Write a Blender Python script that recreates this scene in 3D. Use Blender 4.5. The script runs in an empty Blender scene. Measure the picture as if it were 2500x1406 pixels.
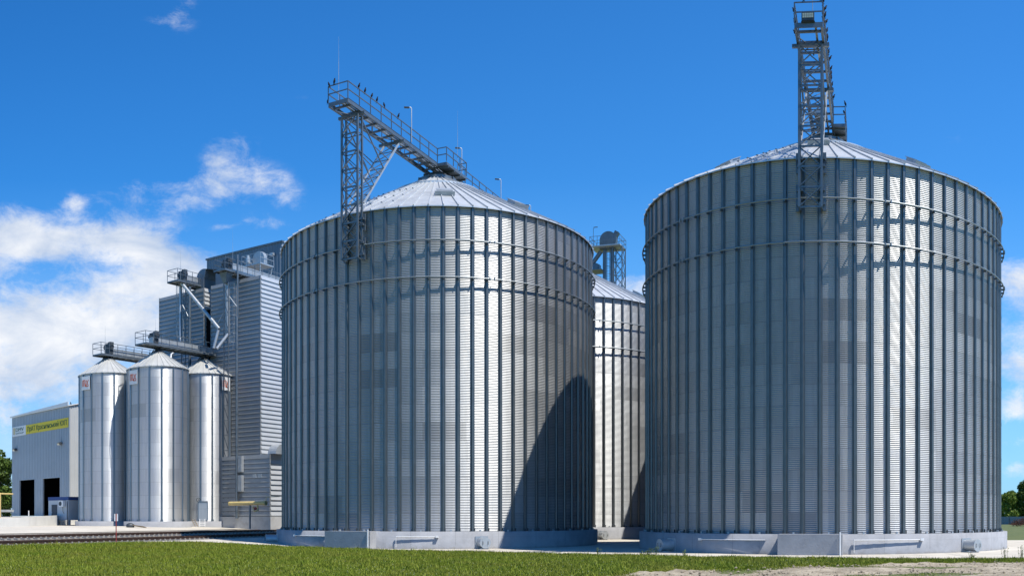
import bpy, math, random
import numpy as np
from mathutils import Vector, Matrix, Quaternion

random.seed(7)
rng = np.random.default_rng(11)
sc = bpy.context.scene
COL = sc.collection
PI = math.pi

# ------------------------------------------------------------------ camera
# the photograph is a stitched panorama (cylindrical projection, level camera)
F, HY, CX, CZ = 2288.0, 1262.0, 1250.0, 2.05      # px per radian, horizon row, centre column, eye height
cam_d = bpy.data.cameras.new("camera")
cam = bpy.data.objects.new("camera", cam_d)
COL.objects.link(cam)
cam.location = (0, 0, CZ)
cam.rotation_euler = (PI / 2, 0, 0)
cam_d.type = 'PANO'
cam_d.panorama_type = 'CENTRAL_CYLINDRICAL'
cam_d.central_cylindrical_range_u_min = -1250 / F
cam_d.central_cylindrical_range_u_max = 1250 / F
cam_d.central_cylindrical_range_v_min = -(1406 - HY) / F
cam_d.central_cylindrical_range_v_max = HY / F
cam_d.central_cylindrical_radius = 1.0
cam_d.clip_end = 3000
sc.camera = cam

# ------------------------------------------------------------------ light
SUN_AZ, SUN_EL = math.radians(119.5), math.radians(61)
sunv = Vector((math.sin(SUN_AZ) * math.cos(SUN_EL), math.cos(SUN_AZ) * math.cos(SUN_EL), math.sin(SUN_EL)))
sl = bpy.data.lights.new("sun", 'SUN')
sl.energy = 5.0
sl.angle = math.radians(0.5)
sl.color = (1.0, 0.955, 0.88)
so = bpy.data.objects.new("sun", sl)
so.rotation_mode = 'QUATERNION'
so.rotation_quaternion = (-sunv).to_track_quat('-Z', 'Y')
so.location = (60, -40, 90)
COL.objects.link(so)

sc.view_settings.view_transform = 'Standard'
sc.view_settings.look = 'None'
sc.view_settings.gamma = 1
sc.view_settings.exposure = 0.12
sc.cycles.max_bounces = 6
sc.cycles.caustics_reflective = False
sc.cycles.caustics_refractive = False

world = bpy.data.worlds.new("World")
sc.world = world
world.use_nodes = True


class NT:
    """little helper for node trees"""
    def __init__(s, tree):
        s.t = tree
        s.n = tree.nodes
        s.l = tree.links

    def put(s, sock, v):
        if v is None:
            return
        if isinstance(v, bpy.types.NodeSocket):
            s.l.new(v, sock)
        elif isinstance(v, (tuple, list)) and len(v) == 3 and sock.type == 'RGBA':
            sock.default_value = (*v, 1)
        else:
            sock.default_value = v

    def m(s, op, a, b=None, c=None, clamp=False):
        n = s.n.new('ShaderNodeMath')
        n.operation = op
        n.use_clamp = clamp
        for i, v in enumerate((a, b, c)):
            s.put(n.inputs[i], v)
        return n.outputs[0]

    def xyz(s, v):
        n = s.n.new('ShaderNodeSeparateXYZ')
        s.put(n.inputs[0], v)
        return n.outputs

    def comb(s, x, y, z=0.0):
        n = s.n.new('ShaderNodeCombineXYZ')
        for i, v in enumerate((x, y, z)):
            s.put(n.inputs[i], v)
        return n.outputs[0]

    def noise(s, vec, scale, detail=5, rough=0.55, dist=0.0, out=0):
        n = s.n.new('ShaderNodeTexNoise')
        s.put(n.inputs['Vector'], vec)
        n.inputs['Scale'].default_value = scale
        n.inputs['Detail'].default_value = detail
        n.inputs['Roughness'].default_value = rough
        n.inputs['Distortion'].default_value = dist
        return n.outputs[out]

    def wnoise(s, vec):
        n = s.n.new('ShaderNodeTexWhiteNoise')
        n.noise_dimensions = '3D'
        s.put(n.inputs['Vector'], vec)
        return n.outputs[0]

    def remap(s, v, a, b, c=0.0, d=1.0, smooth=False):
        n = s.n.new('ShaderNodeMapRange')
        n.clamp = True
        if smooth:
            n.interpolation_type = 'SMOOTHSTEP'
        for i, x in enumerate((v, a, b, c, d)):
            s.put(n.inputs[i], x)
        return n.outputs[0]

    def mix(s, f, a, b, blend='MIX'):
        n = s.n.new('ShaderNodeMix')
        n.data_type = 'RGBA'
        n.blend_type = blend
        s.put(n.inputs[0], f)
        s.put(n.inputs[6], a)
        s.put(n.inputs[7], b)
        return n.outputs[2]

    def coord(s, which='Object'):
        return s.n.new('ShaderNodeTexCoord').outputs[which]


def build_world():
    w = NT(world.node_tree)
    w.n.clear()
    sky = w.n.new('ShaderNodeTexSky')
    sky.sky_type = 'NISHITA'
    sky.sun_disc = False
    sky.sun_elevation = SUN_EL
    sky.sun_rotation = SUN_AZ
    sky.altitude = 200
    sky.air_density = 1.0
    sky.dust_density = 0.0
    sky.ozone_density = 2.2
    hs = w.n.new('ShaderNodeHueSaturation')
    hs.inputs['Saturation'].default_value = 1.28
    hs.inputs['Value'].default_value = 1.12
    w.l.new(sky.outputs[0], hs.inputs['Color'])
        # clouds by azimuth / elevation (at infinity)
    x, y, z = w.xyz(w.coord('Generated'))
    az = w.m('ARCTAN2', x, y)
    hor = w.m('SQRT', w.m('ADD', w.m('MULTIPLY', x, x), w.m('MULTIPLY', y, y)))
    el = w.m('DIVIDE', z, w.m('MAXIMUM', hor, 0.02))
    side = w.remap(az, -0.75, 0.45, 0.80, 1.0)      # the sky is deeper away from the sun
    #        az px   el px   rx   ry   weight
    blobs = [(140, 580, 175, 48, 1.35), (330, 590, 80, 42, .95), (425, 645, 80, 40, 1.3), (20, 590, 80, 50, .7),
             (330, 690, 150, 40, .75), (40, 775, 230, 60, .85), (300, 790, 200, 70, .85), (120, 910, 300, 100, .9),
             (480, 720, 120, 60, .55), (185, 500, 28, 20, .8), (638, 450, 62, 38, .78), (540, 405, 42, 40, .54),
             (640, 545, 50, 18, .6), (710, 490, 35, 24, .55), (380, 480, 130, 34, .56), (500, 470, 70, 34, .52), (550, 555, 34, 10, .5), (570, 350, 60, 50, .34),
             (445, 25, 34, 50, .42), (390, 50, 40, 14, .3), (2490, 690, 70, 50, 1.15), (2480, 810, 60, 26, .8), (2495, 900, 70, 40, .85),
             (2470, 1000, 50, 30, 1.1), (2480, 1075, 50, 20, .5), (2475, 1150, 40, 22, .6), (1560, 705, 50, 26, .7), (1500, 760, 150, 60, .5),
             (20, 1080, 100, 50, .6), (2350, 330, 150, 30, .14), (740, 245, 40, 14, .2), (-150, 800, 250, 200, .8), (2800, 900, 250, 160, .6)]
    tot = None
    for bx, by, rx, ry, wt in blobs:
        dx = w.m('DIVIDE', w.m('SUBTRACT', az, (bx - CX) / F), rx / F)
        dy = w.m('DIVIDE', w.m('SUBTRACT', el, (HY - by) / F), ry / F)
        g = w.m('MULTIPLY', w.m('EXPONENT', w.m('MULTIPLY', w.m('ADD', w.m('MULTIPLY', dx, dx), w.m('MULTIPLY', dy, dy)), -0.8)), wt)
        tot = g if tot is None else w.m('ADD', tot, g)
    vec = w.comb(az, w.m('MULTIPLY', el, 1.5), 3.7)
    n1 = w.noise(vec, 22.0, 13, 0.70, 0.3)
    n2 = w.noise(w.comb(az, w.m('MULTIPLY', el, 1.9), 9.1), 7.0, 5, 0.55, 0.2)
    d = w.m('ADD', w.m('ADD', w.m('MULTIPLY', tot, 0.60), w.m('MULTIPLY', w.m('SUBTRACT', n1, 0.5), 1.5)), w.m('MULTIPLY', w.m('SUBTRACT', n2, 0.5), 0.7))
    dens = w.remap(d, 0.10, 0.92, 0.0, 1.0, True)
    dens = w.m('MULTIPLY', dens, w.remap(tot, 0.05, 0.35, 0.0, 1.0, True))
    # thin far haze near the horizon
    hz = w.m('MULTIPLY', w.remap(el, 0.30, 0.0, 0.0, 0.42), w.m('MULTIPLY', w.remap(az, -0.05, -0.40, 0.2, 1.0), w.remap(az, -0.7, -1.0, 1.0, 0.1)))
    dens = w.m('MAXIMUM', w.m('MULTIPLY', dens, 0.97), hz)
    shade = w.remap(w.noise(w.comb(az, w.m('MULTIPLY', el, 1.7), 21.0), 9.0, 6, 0.6, 0.3), 0.32, 0.62, 0.0, 1.0)
    cc = w.mix(shade, (3.0, 3.7, 4.9), (5.9, 6.0, 6.2))
    blue = w.mix(1.0, w.mix(1.0, hs.outputs[0], (.50, .90, 1.12), 'MULTIPLY'), w.comb(w.m('POWER', side, 2.5), side, w.m('POWER', side, .6)), 'MULTIPLY')
    deep = w.mix(w.remap(el, 0.45, 2.5, 0.0, 0.5), blue, (0.0, 0.0, 0.0))
    base = w.mix(w.remap(el, 0.36, 0.0, 0.0, 0.75), deep, (1.25, 3.0, 5.6))
    colr = w.mix(dens, base, cc)
    bg = w.n.new('ShaderNodeBackground')
    bg.inputs['Strength'].default_value = 0.15
    w.l.new(colr, bg.inputs['Color'])
    out = w.n.new('ShaderNodeOutputWorld')
    w.l.new(bg.outputs[0], out.inputs[0])


build_world()

# ------------------------------------------------------------------ materials
MATS = {}


def mat(name, col=(.5, .5, .5), metal=0.0, rough=0.6, var=0.0, vscale=3.0, bump=0.0, bscale=20.0, spec=None, dirt=None, dscale=1.0):
    if name in MATS:
        return MATS[name]
    m = bpy.data.materials.new(name)
    m.use_nodes = True
    t = NT(m.node_tree)
    b = t.n['Principled BSDF']
    b.inputs['Base Color'].default_value = (*col, 1)
    b.inputs['Metallic'].default_value = metal
    b.inputs['Roughness'].default_value = rough
    if spec is not None:
        b.inputs['Specular IOR Level'].default_value = spec
    c = None
    if var:
        nf = t.remap(t.noise(t.coord(), vscale, 6, 0.6), 0.3, 0.7)
        lo = tuple(x * (1 - var) for x in col)
        hi = tuple(min(1, x * (1 + var)) for x in col)
        c = t.mix(nf, lo, hi)
    if dirt:
        nf = t.remap(t.noise(t.coord(), dscale, 7, 0.65, 0.4), 0.52, 0.72)
        c = t.mix(nf, c if c is not None else col, dirt)
    if c is not None:
        t.l.new(c, b.inputs['Base Color'])
    if bump:
        bn = t.n.new('ShaderNodeBump')
        bn.inputs['Strength'].default_value = bump
        bn.inputs['Distance'].default_value = 0.05
        t.l.new(t.noise(t.coord(), bscale, 5, 0.6), bn.inputs['Height'])
        t.l.new(bn.outputs[0], b.inputs['Normal'])
    MATS[name] = m
    return m


def sheet_metal(name, col, nsheet, z0, course, rough=0.36, metal=0.9, var=0.16, seamk=1.0):
    """galvanised corrugated wall: every bolted sheet has its own spangle and age, seams and bolt rows between"""
    m = bpy.data.materials.new(name)
    m.use_nodes = True
    t = NT(m.node_tree)
    b = t.n['Principled BSDF']
    x, y, z = t.xyz(t.coord())
    row = t.m('DIVIDE', t.m('SUBTRACT', z, z0), course)
    ri = t.m('FLOOR', row)
    rf = t.m('FRACT', row)
    ang = t.m('ADD', t.m('MULTIPLY', t.m('ARCTAN2', y, x), nsheet / (2 * PI)), t.m('MULTIPLY', t.m('MODULO', ri, 2.0), 0.5))
    ai = t.m('FLOOR', ang)
    af = t.m('FRACT', ang)
    r = t.wnoise(t.comb(ai, ri, 1.7))
    blot = t.noise(t.coord(), 1.3, 4, 0.6)
    f = t.m('ADD', t.m('MULTIPLY', r, 0.65), t.m('MULTIPLY', blot, 0.35))
    lo = tuple(c * (1 - var) for c in col)
    hi = tuple(min(1, c * (1 + var)) for c in col)
    c = t.mix(f, lo, hi)
    c = t.mix(t.m('MULTIPLY', t.m('GREATER_THAN', t.wnoise(t.comb(ai, ri, 8.3)), .965), .4), c, tuple(k * .45 for k in col))
    streak = t.remap(t.noise(t.comb(t.m('MULTIPLY', x, 5.0), t.m('MULTIPLY', y, 5.0), t.m('MULTIPLY', z, 0.22)), 1.0, 4, 0.65), .40, .66)
    c = t.mix(t.m('MULTIPLY', streak, .22), c, tuple(k * .62 for k in col))
    seam = t.m('MULTIPLY', t.m('LESS_THAN', rf, 0.028), 0.40 * seamk)
    vs = t.m('MULTIPLY', t.m('LESS_THAN', t.m('ABSOLUTE', t.m('SUBTRACT', af, 0.5)), 0.045),
             t.m('MULTIPLY', t.m('LESS_THAN', t.m('FRACT', t.m('MULTIPLY', af, 66.0)), 0.4), 0.28 * seamk))
    c = t.mix(t.m('MAXIMUM', seam, vs), c, tuple(x * .35 for x in col))
    t.l.new(c, b.inputs['Base Color'])
    b.inputs['Metallic'].default_value = metal
    rr = t.m('ADD', t.m('MULTIPLY', r, 0.10), rough - 0.05)
    t.l.new(rr, b.inputs['Roughness'])
    MATS[name] = m
    return m


M_SILO = sheet_metal('corrugated_silo_sheet', (.42, .428, .43), 26, 1.12, 1.16, 0.48, 0.82, 0.13)
M_SMALL = sheet_metal('corrugated_small_silo_sheet', (.54, .555, .565), 8, 1.6, 1.25, 0.41, 0.82, 0.06, .8)
M_STIFF = mat('stiffener_steel', (.165, .18, .185), 0.7, 0.42, 0.12, 1.5)
M_STIFFS = mat('small_silo_stiffener_steel', (.22, .28, .33), 0.75, 0.42, 0.1, 1.5)
M_RING = mat('wind_ring_steel', (.30, .33, .34), 0.7, 0.45, 0.1)
M_ROOF = mat('roof_sheet', (.64, .66, .67), 0.55, 0.48, 0.10, 1.2, dirt=(.45, .47, .49), dscale=.5)
M_ROOFS = mat('small_roof_sheet', (.60, .60, .57), 0.4, 0.5, 0.10, 1.2)
M_FRAME = mat('galvanised_frame', (.165, .195, .22), 0.5, 0.45, 0.15, 2.0)
M_PALE = mat('pale_galvanised', (.46, .49, .51), 0.4, 0.42, 0.12, 2.0)
M_DARKM = mat('dark_machinery', (.07, .08, .09), 0.3, 0.5, 0.2)
M_CONC = mat('plinth_concrete', (.34, .345, .36), 0, 0.85, 0.14, 0.9, 0.25, 6.0, dirt=(.26, .265, .275), dscale=.7)
M_PLINTH = mat('cast_plinth_concrete', (.34, .345, .36), 0, 0.85, 0.14, 0.9, 0.25, 6.0, dirt=(.26, .265, .275), dscale=.7)


def plinth_joints(m):
    """shuttering joints and a pour line cast into the plinth"""
    t = NT(m.node_tree)
    b = t.n['Principled BSDF']
    src = b.inputs['Base Color'].links[0].from_socket
    x, y, z = t.xyz(t.coord())
    f = t.m('FRACT', t.m('MULTIPLY', t.m('ARCTAN2', y, x), 27 / (2 * PI)))
    j = t.m('MULTIPLY', t.m('LESS_THAN', f, .008), t.m('LESS_THAN', t.noise(t.coord(), 1.1, 4, .6), .58))
    wob = t.m('ADD', z, t.m('MULTIPLY', t.noise(t.coord(), .7, 3, .6), .12))
    ln = t.m('MULTIPLY', t.m('LESS_THAN', t.m('ABSOLUTE', t.m('SUBTRACT', wob, .84)), .008), .5)
    splash = t.remap(t.m('SUBTRACT', z, t.m('MULTIPLY', t.noise(t.coord(), 2.2, 6, .7), .55)), -.12, -.32)
    c = t.mix(t.m('MULTIPLY', splash, .55), src, (.22, .19, .15))
    drip = t.remap(t.noise(t.comb(t.m('MULTIPLY', x, 4.0), t.m('MULTIPLY', y, 4.0), t.m('MULTIPLY', z, .5)), 1.0, 5, .7), .56, .74)
    c = t.mix(t.m('MULTIPLY', drip, .35), c, (.19, .19, .195))
    t.l.new(t.mix(t.m('MULTIPLY', t.m('MAXIMUM', j, ln), .65), c, (.15, .15, .155)), b.inputs['Base Color'])


plinth_joints(M_PLINTH)
M_CONCW = mat('white_wall_concrete', (.66, .66, .64), 0, 0.85, 0.08, .8)
M_DRYER = mat('dryer_siding', (.34, .355, .365), 0.3, 0.5, 0.08, .6)


def lap_joints(m, ztop, pitch):
    """dark lines in the groove under every lap of the siding"""
    t = NT(m.node_tree)
    b = t.n['Principled BSDF']
    src = b.inputs['Base Color'].links[0].from_socket
    x, y, z = t.xyz(t.coord())
    f = t.m('FRACT', t.m('DIVIDE', t.m('SUBTRACT', ztop, z), pitch))
    t.l.new(t.mix(t.m('MULTIPLY', t.m('GREATER_THAN', f, .87), .5), src, (.03, .035, .04)), b.inputs['Base Color'])
    return m


lap_joints(M_DRYER, 26.05, 23.95 / 54)
M_FURN = lap_joints(mat('furnace_siding', (.36, .37, .375), 0.3, 0.5, 0.08, .6), 8.08, 5.98 / 13)
M_LOUV = mat('dryer_louvre', (.62, .63, .63), 0.3, 0.45, 0.06, .6)
M_BLUEG = mat('blue_grey_cladding', (.17, .21, .25), 0.3, 0.5, 0.08, .4)
M_SHED = mat('shed_cladding', (.38, .42, .46), 0.2, 0.5, 0.07, .4)
M_SHEDW = mat('pale_shed_cladding', (.58, .59, .58), 0.2, 0.5, 0.06, .4)
M_WHITE = mat('white_paint', (.78, .78, .77), 0, 0.5, 0.05)
M_BLACK = mat('painted_shade', (.008, .009, .011), 0, 0.9, spec=0.0)  # colour holds the shade inside the shed and in the dryer gap
M_YELLOW = mat('yellow_gas_paint', (.66, .50, .20), 0, 0.5, 0.12, 4)
M_RED = mat('red_paint', (.35, .045, .035), 0, 0.55, 0.15, 6)
M_BLUE = mat('blue_paint', (.025, .065, .22), 0, 0.5, 0.08)
M_RUST = mat('rusty_rail', (.085, .05, .038), 0.4, 0.6, 0.35, 5)
M_SLEEP = mat('concrete_sleeper', (.33, .31, .28), 0, 0.9, 0.25, 3)
M_BIRD = mat('bird_feather', (.010, .010, .014), 0, 0.7, spec=.12)
M_SIGNY = mat('sign_yellow', (.74, .58, .03), 0, 0.5, 0.05)
M_GREEN = mat('sign_dark_green', (.015, .10, .05), 0, 0.5)
M_ORANGE = mat('emblem_orange', (.55, .10, .025), 0, 0.5)
M_WOOD = mat('weathered_wood', (.28, .22, .15), 0, 0.8, 0.3, 5)
M_GLASS = mat('lamp_lens', (.62, .60, .48), 0, 0.25)
M_BARK = mat('bark', (.09, .07, .05), 0, 0.9, 0.3, 6)
M_BRUSH = mat('dry_brush', (.10, .045, .03), 0, 0.9, 0.5, 6)
M_FENCE = mat('fence_sheet', (.22, .28, .33), 0.2, 0.5, 0.08, .6)


def leaf_mat(name, a, b2, c3):
    m = bpy.data.materials.new(name)
    m.use_nodes = True
    t = NT(m.node_tree)
    b = t.n['Principled BSDF']
    g = t.n.new('ShaderNodeNewGeometry')
    r = g.outputs['Random Per Island']
    nz = t.remap(t.noise(t.coord(), 0.4, 6, 0.7), 0.40, 0.66)
    c = t.mix(r, a, b2)
    c = t.mix(t.m('MULTIPLY', nz, 0.7), c, c3)
    t.l.new(c, b.inputs['Base Color'])
    b.inputs['Roughness'].default_value = 0.6
    b.inputs['Specular IOR Level'].default_value = 0.25
    MATS[name] = m
    return m


M_LEAFD = leaf_mat('dark_foliage', (.035, .075, .012), (.12, .18, .025), (.07, .12, .015))
M_LEAFL = leaf_mat('light_foliage', (.09, .15, .018), (.26, .33, .05), (.16, .22, .03))
M_GRASS = leaf_mat('grass_blade', (.065, .115, .003), (.31, .365, .03), (.25, .24, .035))
M_WEED = leaf_mat('weed_leaf', (.07, .12, .03), (.16, .22, .06), (.20, .22, .06))

# ------------------------------------------------------------------ geometry helpers


def P(px, py, D):
    u = (px - CX) / F
    return Vector((D * math.sin(u), D * math.cos(u), CZ + (HY - py) / F * D))


def pu(px):
    return (px - CX) / F


def np_mesh(name, V, Q, smooth=False):
    """V (n,3) array, Q (m,k) array of same-size polygons"""
    me = bpy.data.meshes.new(name)
    V = np.asarray(V, dtype=np.float32)
    Q = np.asarray(Q, dtype=np.int32)
    k = Q.shape[1]
    me.vertices.add(len(V))
    me.vertices.foreach_set('co', V.ravel())
    me.loops.add(Q.size)
    me.loops.foreach_set('vertex_index', Q.ravel())
    me.polygons.add(len(Q))
    me.polygons.foreach_set('loop_start', np.arange(0, Q.size, k, dtype=np.int32))
    me.polygons.foreach_set('use_smooth', np.full(len(Q), smooth))
    me.update(calc_edges=True)
    me.validate()
    return me


def grid_faces(nr, nc, wrap=False):
    i = np.arange(nr - 1)[:, None]
    j = np.arange(nc if wrap else nc - 1)[None, :]
    j2 = (j + 1) % nc
    return np.stack([i * nc + j, i * nc + j2, (i + 1) * nc + j2, (i + 1) * nc + j], -1).reshape(-1, 4)


class MB:
    def __init__(s):
        s.v = []
        s.f = []
        s.sm = []

    def add(s, vs, fs, smooth=False):
        o = len(s.v)
        s.v += [tuple(v) for v in vs]
        s.f += [tuple(i + o for i in f) for f in fs]
        s.sm += [smooth] * len(fs)
        return s

    def box(s, c, d, rz=0.0, ry=0.0, rx=0.0):
        R = Matrix.Rotation(rz, 3, 'Z') @ Matrix.Rotation(ry, 3, 'Y') @ Matrix.Rotation(rx, 3, 'X')
        c = Vector(c)
        vs = [c + R @ Vector((d[0] * a / 2, d[1] * b / 2, d[2] * e / 2)) for a in (-1, 1) for b in (-1, 1) for e in (-1, 1)]
        return s.add(vs, [(0, 1, 3, 2), (4, 6, 7, 5), (0, 4, 5, 1), (2, 3, 7, 6), (0, 2, 6, 4), (1, 5, 7, 3)])

    def span(s, a, b):
        """axis-aligned box from corner a to corner b"""
        return s.box([(p + q) / 2 for p, q in zip(a, b)], [abs(q - p) for p, q in zip(a, b)])

    def beam(s, p, q, w, h=None):
        p, q = Vector(p), Vector(q)
        h = h or w
        d = (q - p)
        if d.length < 1e-6:
            return s
        d = d.normalized()
        up = Vector((0, 0, 1)) if abs(d.z) < .97 else Vector((1, 0, 0))
        a = d.cross(up).normalized()
        b = a.cross(d)
        vs = []
        for o in (p, q):
            vs += [o + a * w / 2 + b * h / 2, o - a * w / 2 + b * h / 2, o - a * w / 2 - b * h / 2, o + a * w / 2 - b * h / 2]
        return s.add(vs, [(0, 1, 2, 3), (7, 6, 5, 4), (0, 4, 5, 1), (1, 5, 6, 2), (2, 6, 7, 3), (3, 7, 4, 0)])

    def tube(s, p, q, r, n=10, r2=None, caps=True):
        p, q = Vector(p), Vector(q)
        d = q - p
        if d.length < 1e-6:
            return s
        d = d.normalized()
        r2 = r if r2 is None else r2
        up = Vector((0, 0, 1)) if abs(d.z) < .97 else Vector((1, 0, 0))
        a = d.cross(up).normalized()
        b = a.cross(d)
        vs = []
        for o, rr in ((p, r), (q, r2)):
            vs += [o + (a * math.cos(2 * PI * k / n) + b * math.sin(2 * PI * k / n)) * rr for k in range(n)]
        s.add(vs, [(k, (k + 1) % n, n + (k + 1) % n, n + k) for k in range(n)], True)
        if caps:
            s.add(vs[:n], [tuple(reversed(range(n)))])
            s.add(vs[n:], [tuple(range(n))])
        return s

    def path(s, pts, r, n=8, square=False):
        if square:
            for a, b in zip(pts[:-1], pts[1:]):
                s.beam(a, b, r)
            return s
        # one continuous swept tube
        pts = [Vector(p) for p in pts]
        m = len(pts)
        closed = (pts[0] - pts[-1]).length < 1e-5
        vs = []
        prev = None
        for i in range(m):
            a = pts[i - 1] if i > 0 else (pts[-2] if closed else pts[0])
            b = pts[i + 1] if i < m - 1 else (pts[1] if closed else pts[-1])
            d = ((pts[i] - a).normalized() + (b - pts[i]).normalized()).normalized()
            if prev is None:
                up = Vector((0, 0, 1)) if abs(d.z) < .9 else Vector((1, 0, 0))
                u = d.cross(up).normalized()
            else:
                u = (prev - d * prev.dot(d)).normalized()
            prev = u
            w = u.cross(d)
            vs += [pts[i] + (u * math.cos(2 * PI * k / n) + w * math.sin(2 * PI * k / n)) * r for k in range(n)]
        s.add(vs, [(i * n + k, i * n + (k + 1) % n, (i + 1) * n + (k + 1) % n, (i + 1) * n + k) for i in range(m - 1) for k in range(n)], True)
        if not closed:
            s.add(vs[:n], [tuple(reversed(range(n)))])
            s.add(vs[-n:], [tuple(range(n))])
        return s

    def prism(s, poly, z0, z1):
        n = len(poly)
        vs = [(x, y, z0) for x, y in poly] + [(x, y, z1) for x, y in poly]
        return s.add(vs, [tuple(reversed(range(n))), tuple(range(n, 2 * n))] + [(k, (k + 1) % n, n + (k + 1) % n, n + k) for k in range(n)])

    def lathe(s, prof, n=32, a0=0.0, a1=2 * PI, smooth=True):
        full = abs(a1 - a0 - 2 * PI) < 1e-6
        m = n if full else n + 1
        vs = []
        for r, z in prof:
            vs += [(r * math.cos(a0 + (a1 - a0) * k / n), r * math.sin(a0 + (a1 - a0) * k / n), z) for k in range(m)]
        fs = []
        for i in range(len(prof) - 1):
            for k in range(n):
                k2 = (k + 1) % m
                fs.append((i * m + k, i * m + k2, (i + 1) * m + k2, (i + 1) * m + k))
        return s.add(vs, fs, smooth)

    def mesh(s, name):
        me = bpy.data.meshes.new(name)
        me.from_pydata(s.v, [], s.f)
        me.polygons.foreach_set('use_smooth', s.sm)
        me.update()
        return me

    def build(s, name, m, parent=None, label=None):
        return link(name, s.mesh(name), m, parent, label)


def link(name, me, m=None, parent=None, label=None):
    o = bpy.data.objects.new(name, me)
    if m is not None and not me.materials:
        me.materials.append(m)
    COL.objects.link(o)
    if parent is not None:
        o.parent = parent
    if label:
        o['label'] = label
    return o


def tag(o, label, cat, group=None):
    o['label'] = label
    o['category'] = cat
    if group:
        o['group'] = group
    return o


def thing(name, label, cat, loc=(0, 0, 0), rz=0.0, group=None):
    o = bpy.data.objects.new(name, None)
    o.empty_display_size = .3
    COL.objects.link(o)
    o.location = loc
    o.rotation_euler = (0, 0, rz)
    return tag(o, label, cat, group)


def struct(o, kind='structure'):
    o['kind'] = kind
    return o


def copy_tree(o, parent=None):
    c = o.copy()
    COL.objects.link(c)
    c.parent = parent
    for ch in list(o.children):
        copy_tree(ch, c)
    return c


def text_mesh(txt, size, sx=1.0, depth=.02, spacing=1.0):
    cu = bpy.data.curves.new('lettering', 'FONT')
    cu.body = txt
    cu.size = size
    cu.extrude = depth
    cu.space_character = spacing
    ob = bpy.data.objects.new('lettering', cu)
    COL.objects.link(ob)
    dg = bpy.context.evaluated_depsgraph_get()
    me = bpy.data.meshes.new_from_object(ob.evaluated_get(dg))
    bpy.data.objects.remove(ob)
    n = len(me.vertices)
    co = np.empty(n * 3, dtype=np.float32)
    me.vertices.foreach_get('co', co)
    co = co.reshape(-1, 3)
    co[:, 0] *= sx
    me.vertices.foreach_set('co', co.ravel())
    me.update()
    w = float(co[:, 0].max() - co[:, 0].min())
    return me, w, float(co[:, 0].min())


# ------------------------------------------------------------------ terrain
TN = Vector((-.97, .243))       # across the railway, towards the yard
TD = Vector((.243, .97))        # along the railway
T0 = Vector((-28.3, 46.6))


def terr(x, y):
    x = np.asarray(x, float)
    y = np.asarray(y, float)
    s = (x - T0.x) * TN.x + (y - T0.y) * TN.y
    z = np.interp(s, [-9, -1.8, 1.6, 5, 7.4, 15], [0, .38, .40, .60, .84, 1.1])
    d = np.hypot(x, y)
    k = np.clip((d - 85) / 75, 0, 1)
    k = k * k * (3 - 2 * k)
    z = np.maximum(z, .6 * k * np.clip((x + 5) / 30, 0, 1))
    return z


def terr1(x, y):
    return float(terr(x, y))


GE_X = [-200, 0, 300, 480, 676, 1000, 1250, 1500, 1700, 2100, 2500, 2700]
GE_D = [47, 53, 60.5, 65, 64.5, 56.5, 53.3, 49.9, 47.4, 45.5, 45.1, 46]


def grass_edge(u):
    return np.interp(np.asarray(u) * F + CX, GE_X, GE_D)


def scrub(u, D):
    """how bare the soil is (0 grass .. 1 bare) in the trampled corner at the right"""
    px = np.asarray(u) * F + CX
    lim = np.interp(px, [900, 1300, 1480, 1640, 1800, 2000, 2500, 2700], [20, 29.5, 31.8, 34.8, 36.2, 39.0, 42.4, 43])
    return np.clip((lim - D) / 2.2 + .5, 0, 1)


def sector_sheet(name, us, d0f, d1f, nd, zf, m):
    nd0 = np.linspace(0, 1, nd)
    U = np.repeat(us[None, :], nd, 0)
    D = d0f(us)[None, :] * (1 - nd0[:, None]) + d1f(us)[None, :] * nd0[:, None]
    X = D * np.sin(U)
    Y = D * np.cos(U)
    Z = zf(X, Y)
    V = np.stack([X, Y, Z], -1).reshape(-1, 3)
    me = np_mesh(name, V, grid_faces(nd, len(us))[:, ::-1], True)
    return struct(link(name, me, m))


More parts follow.
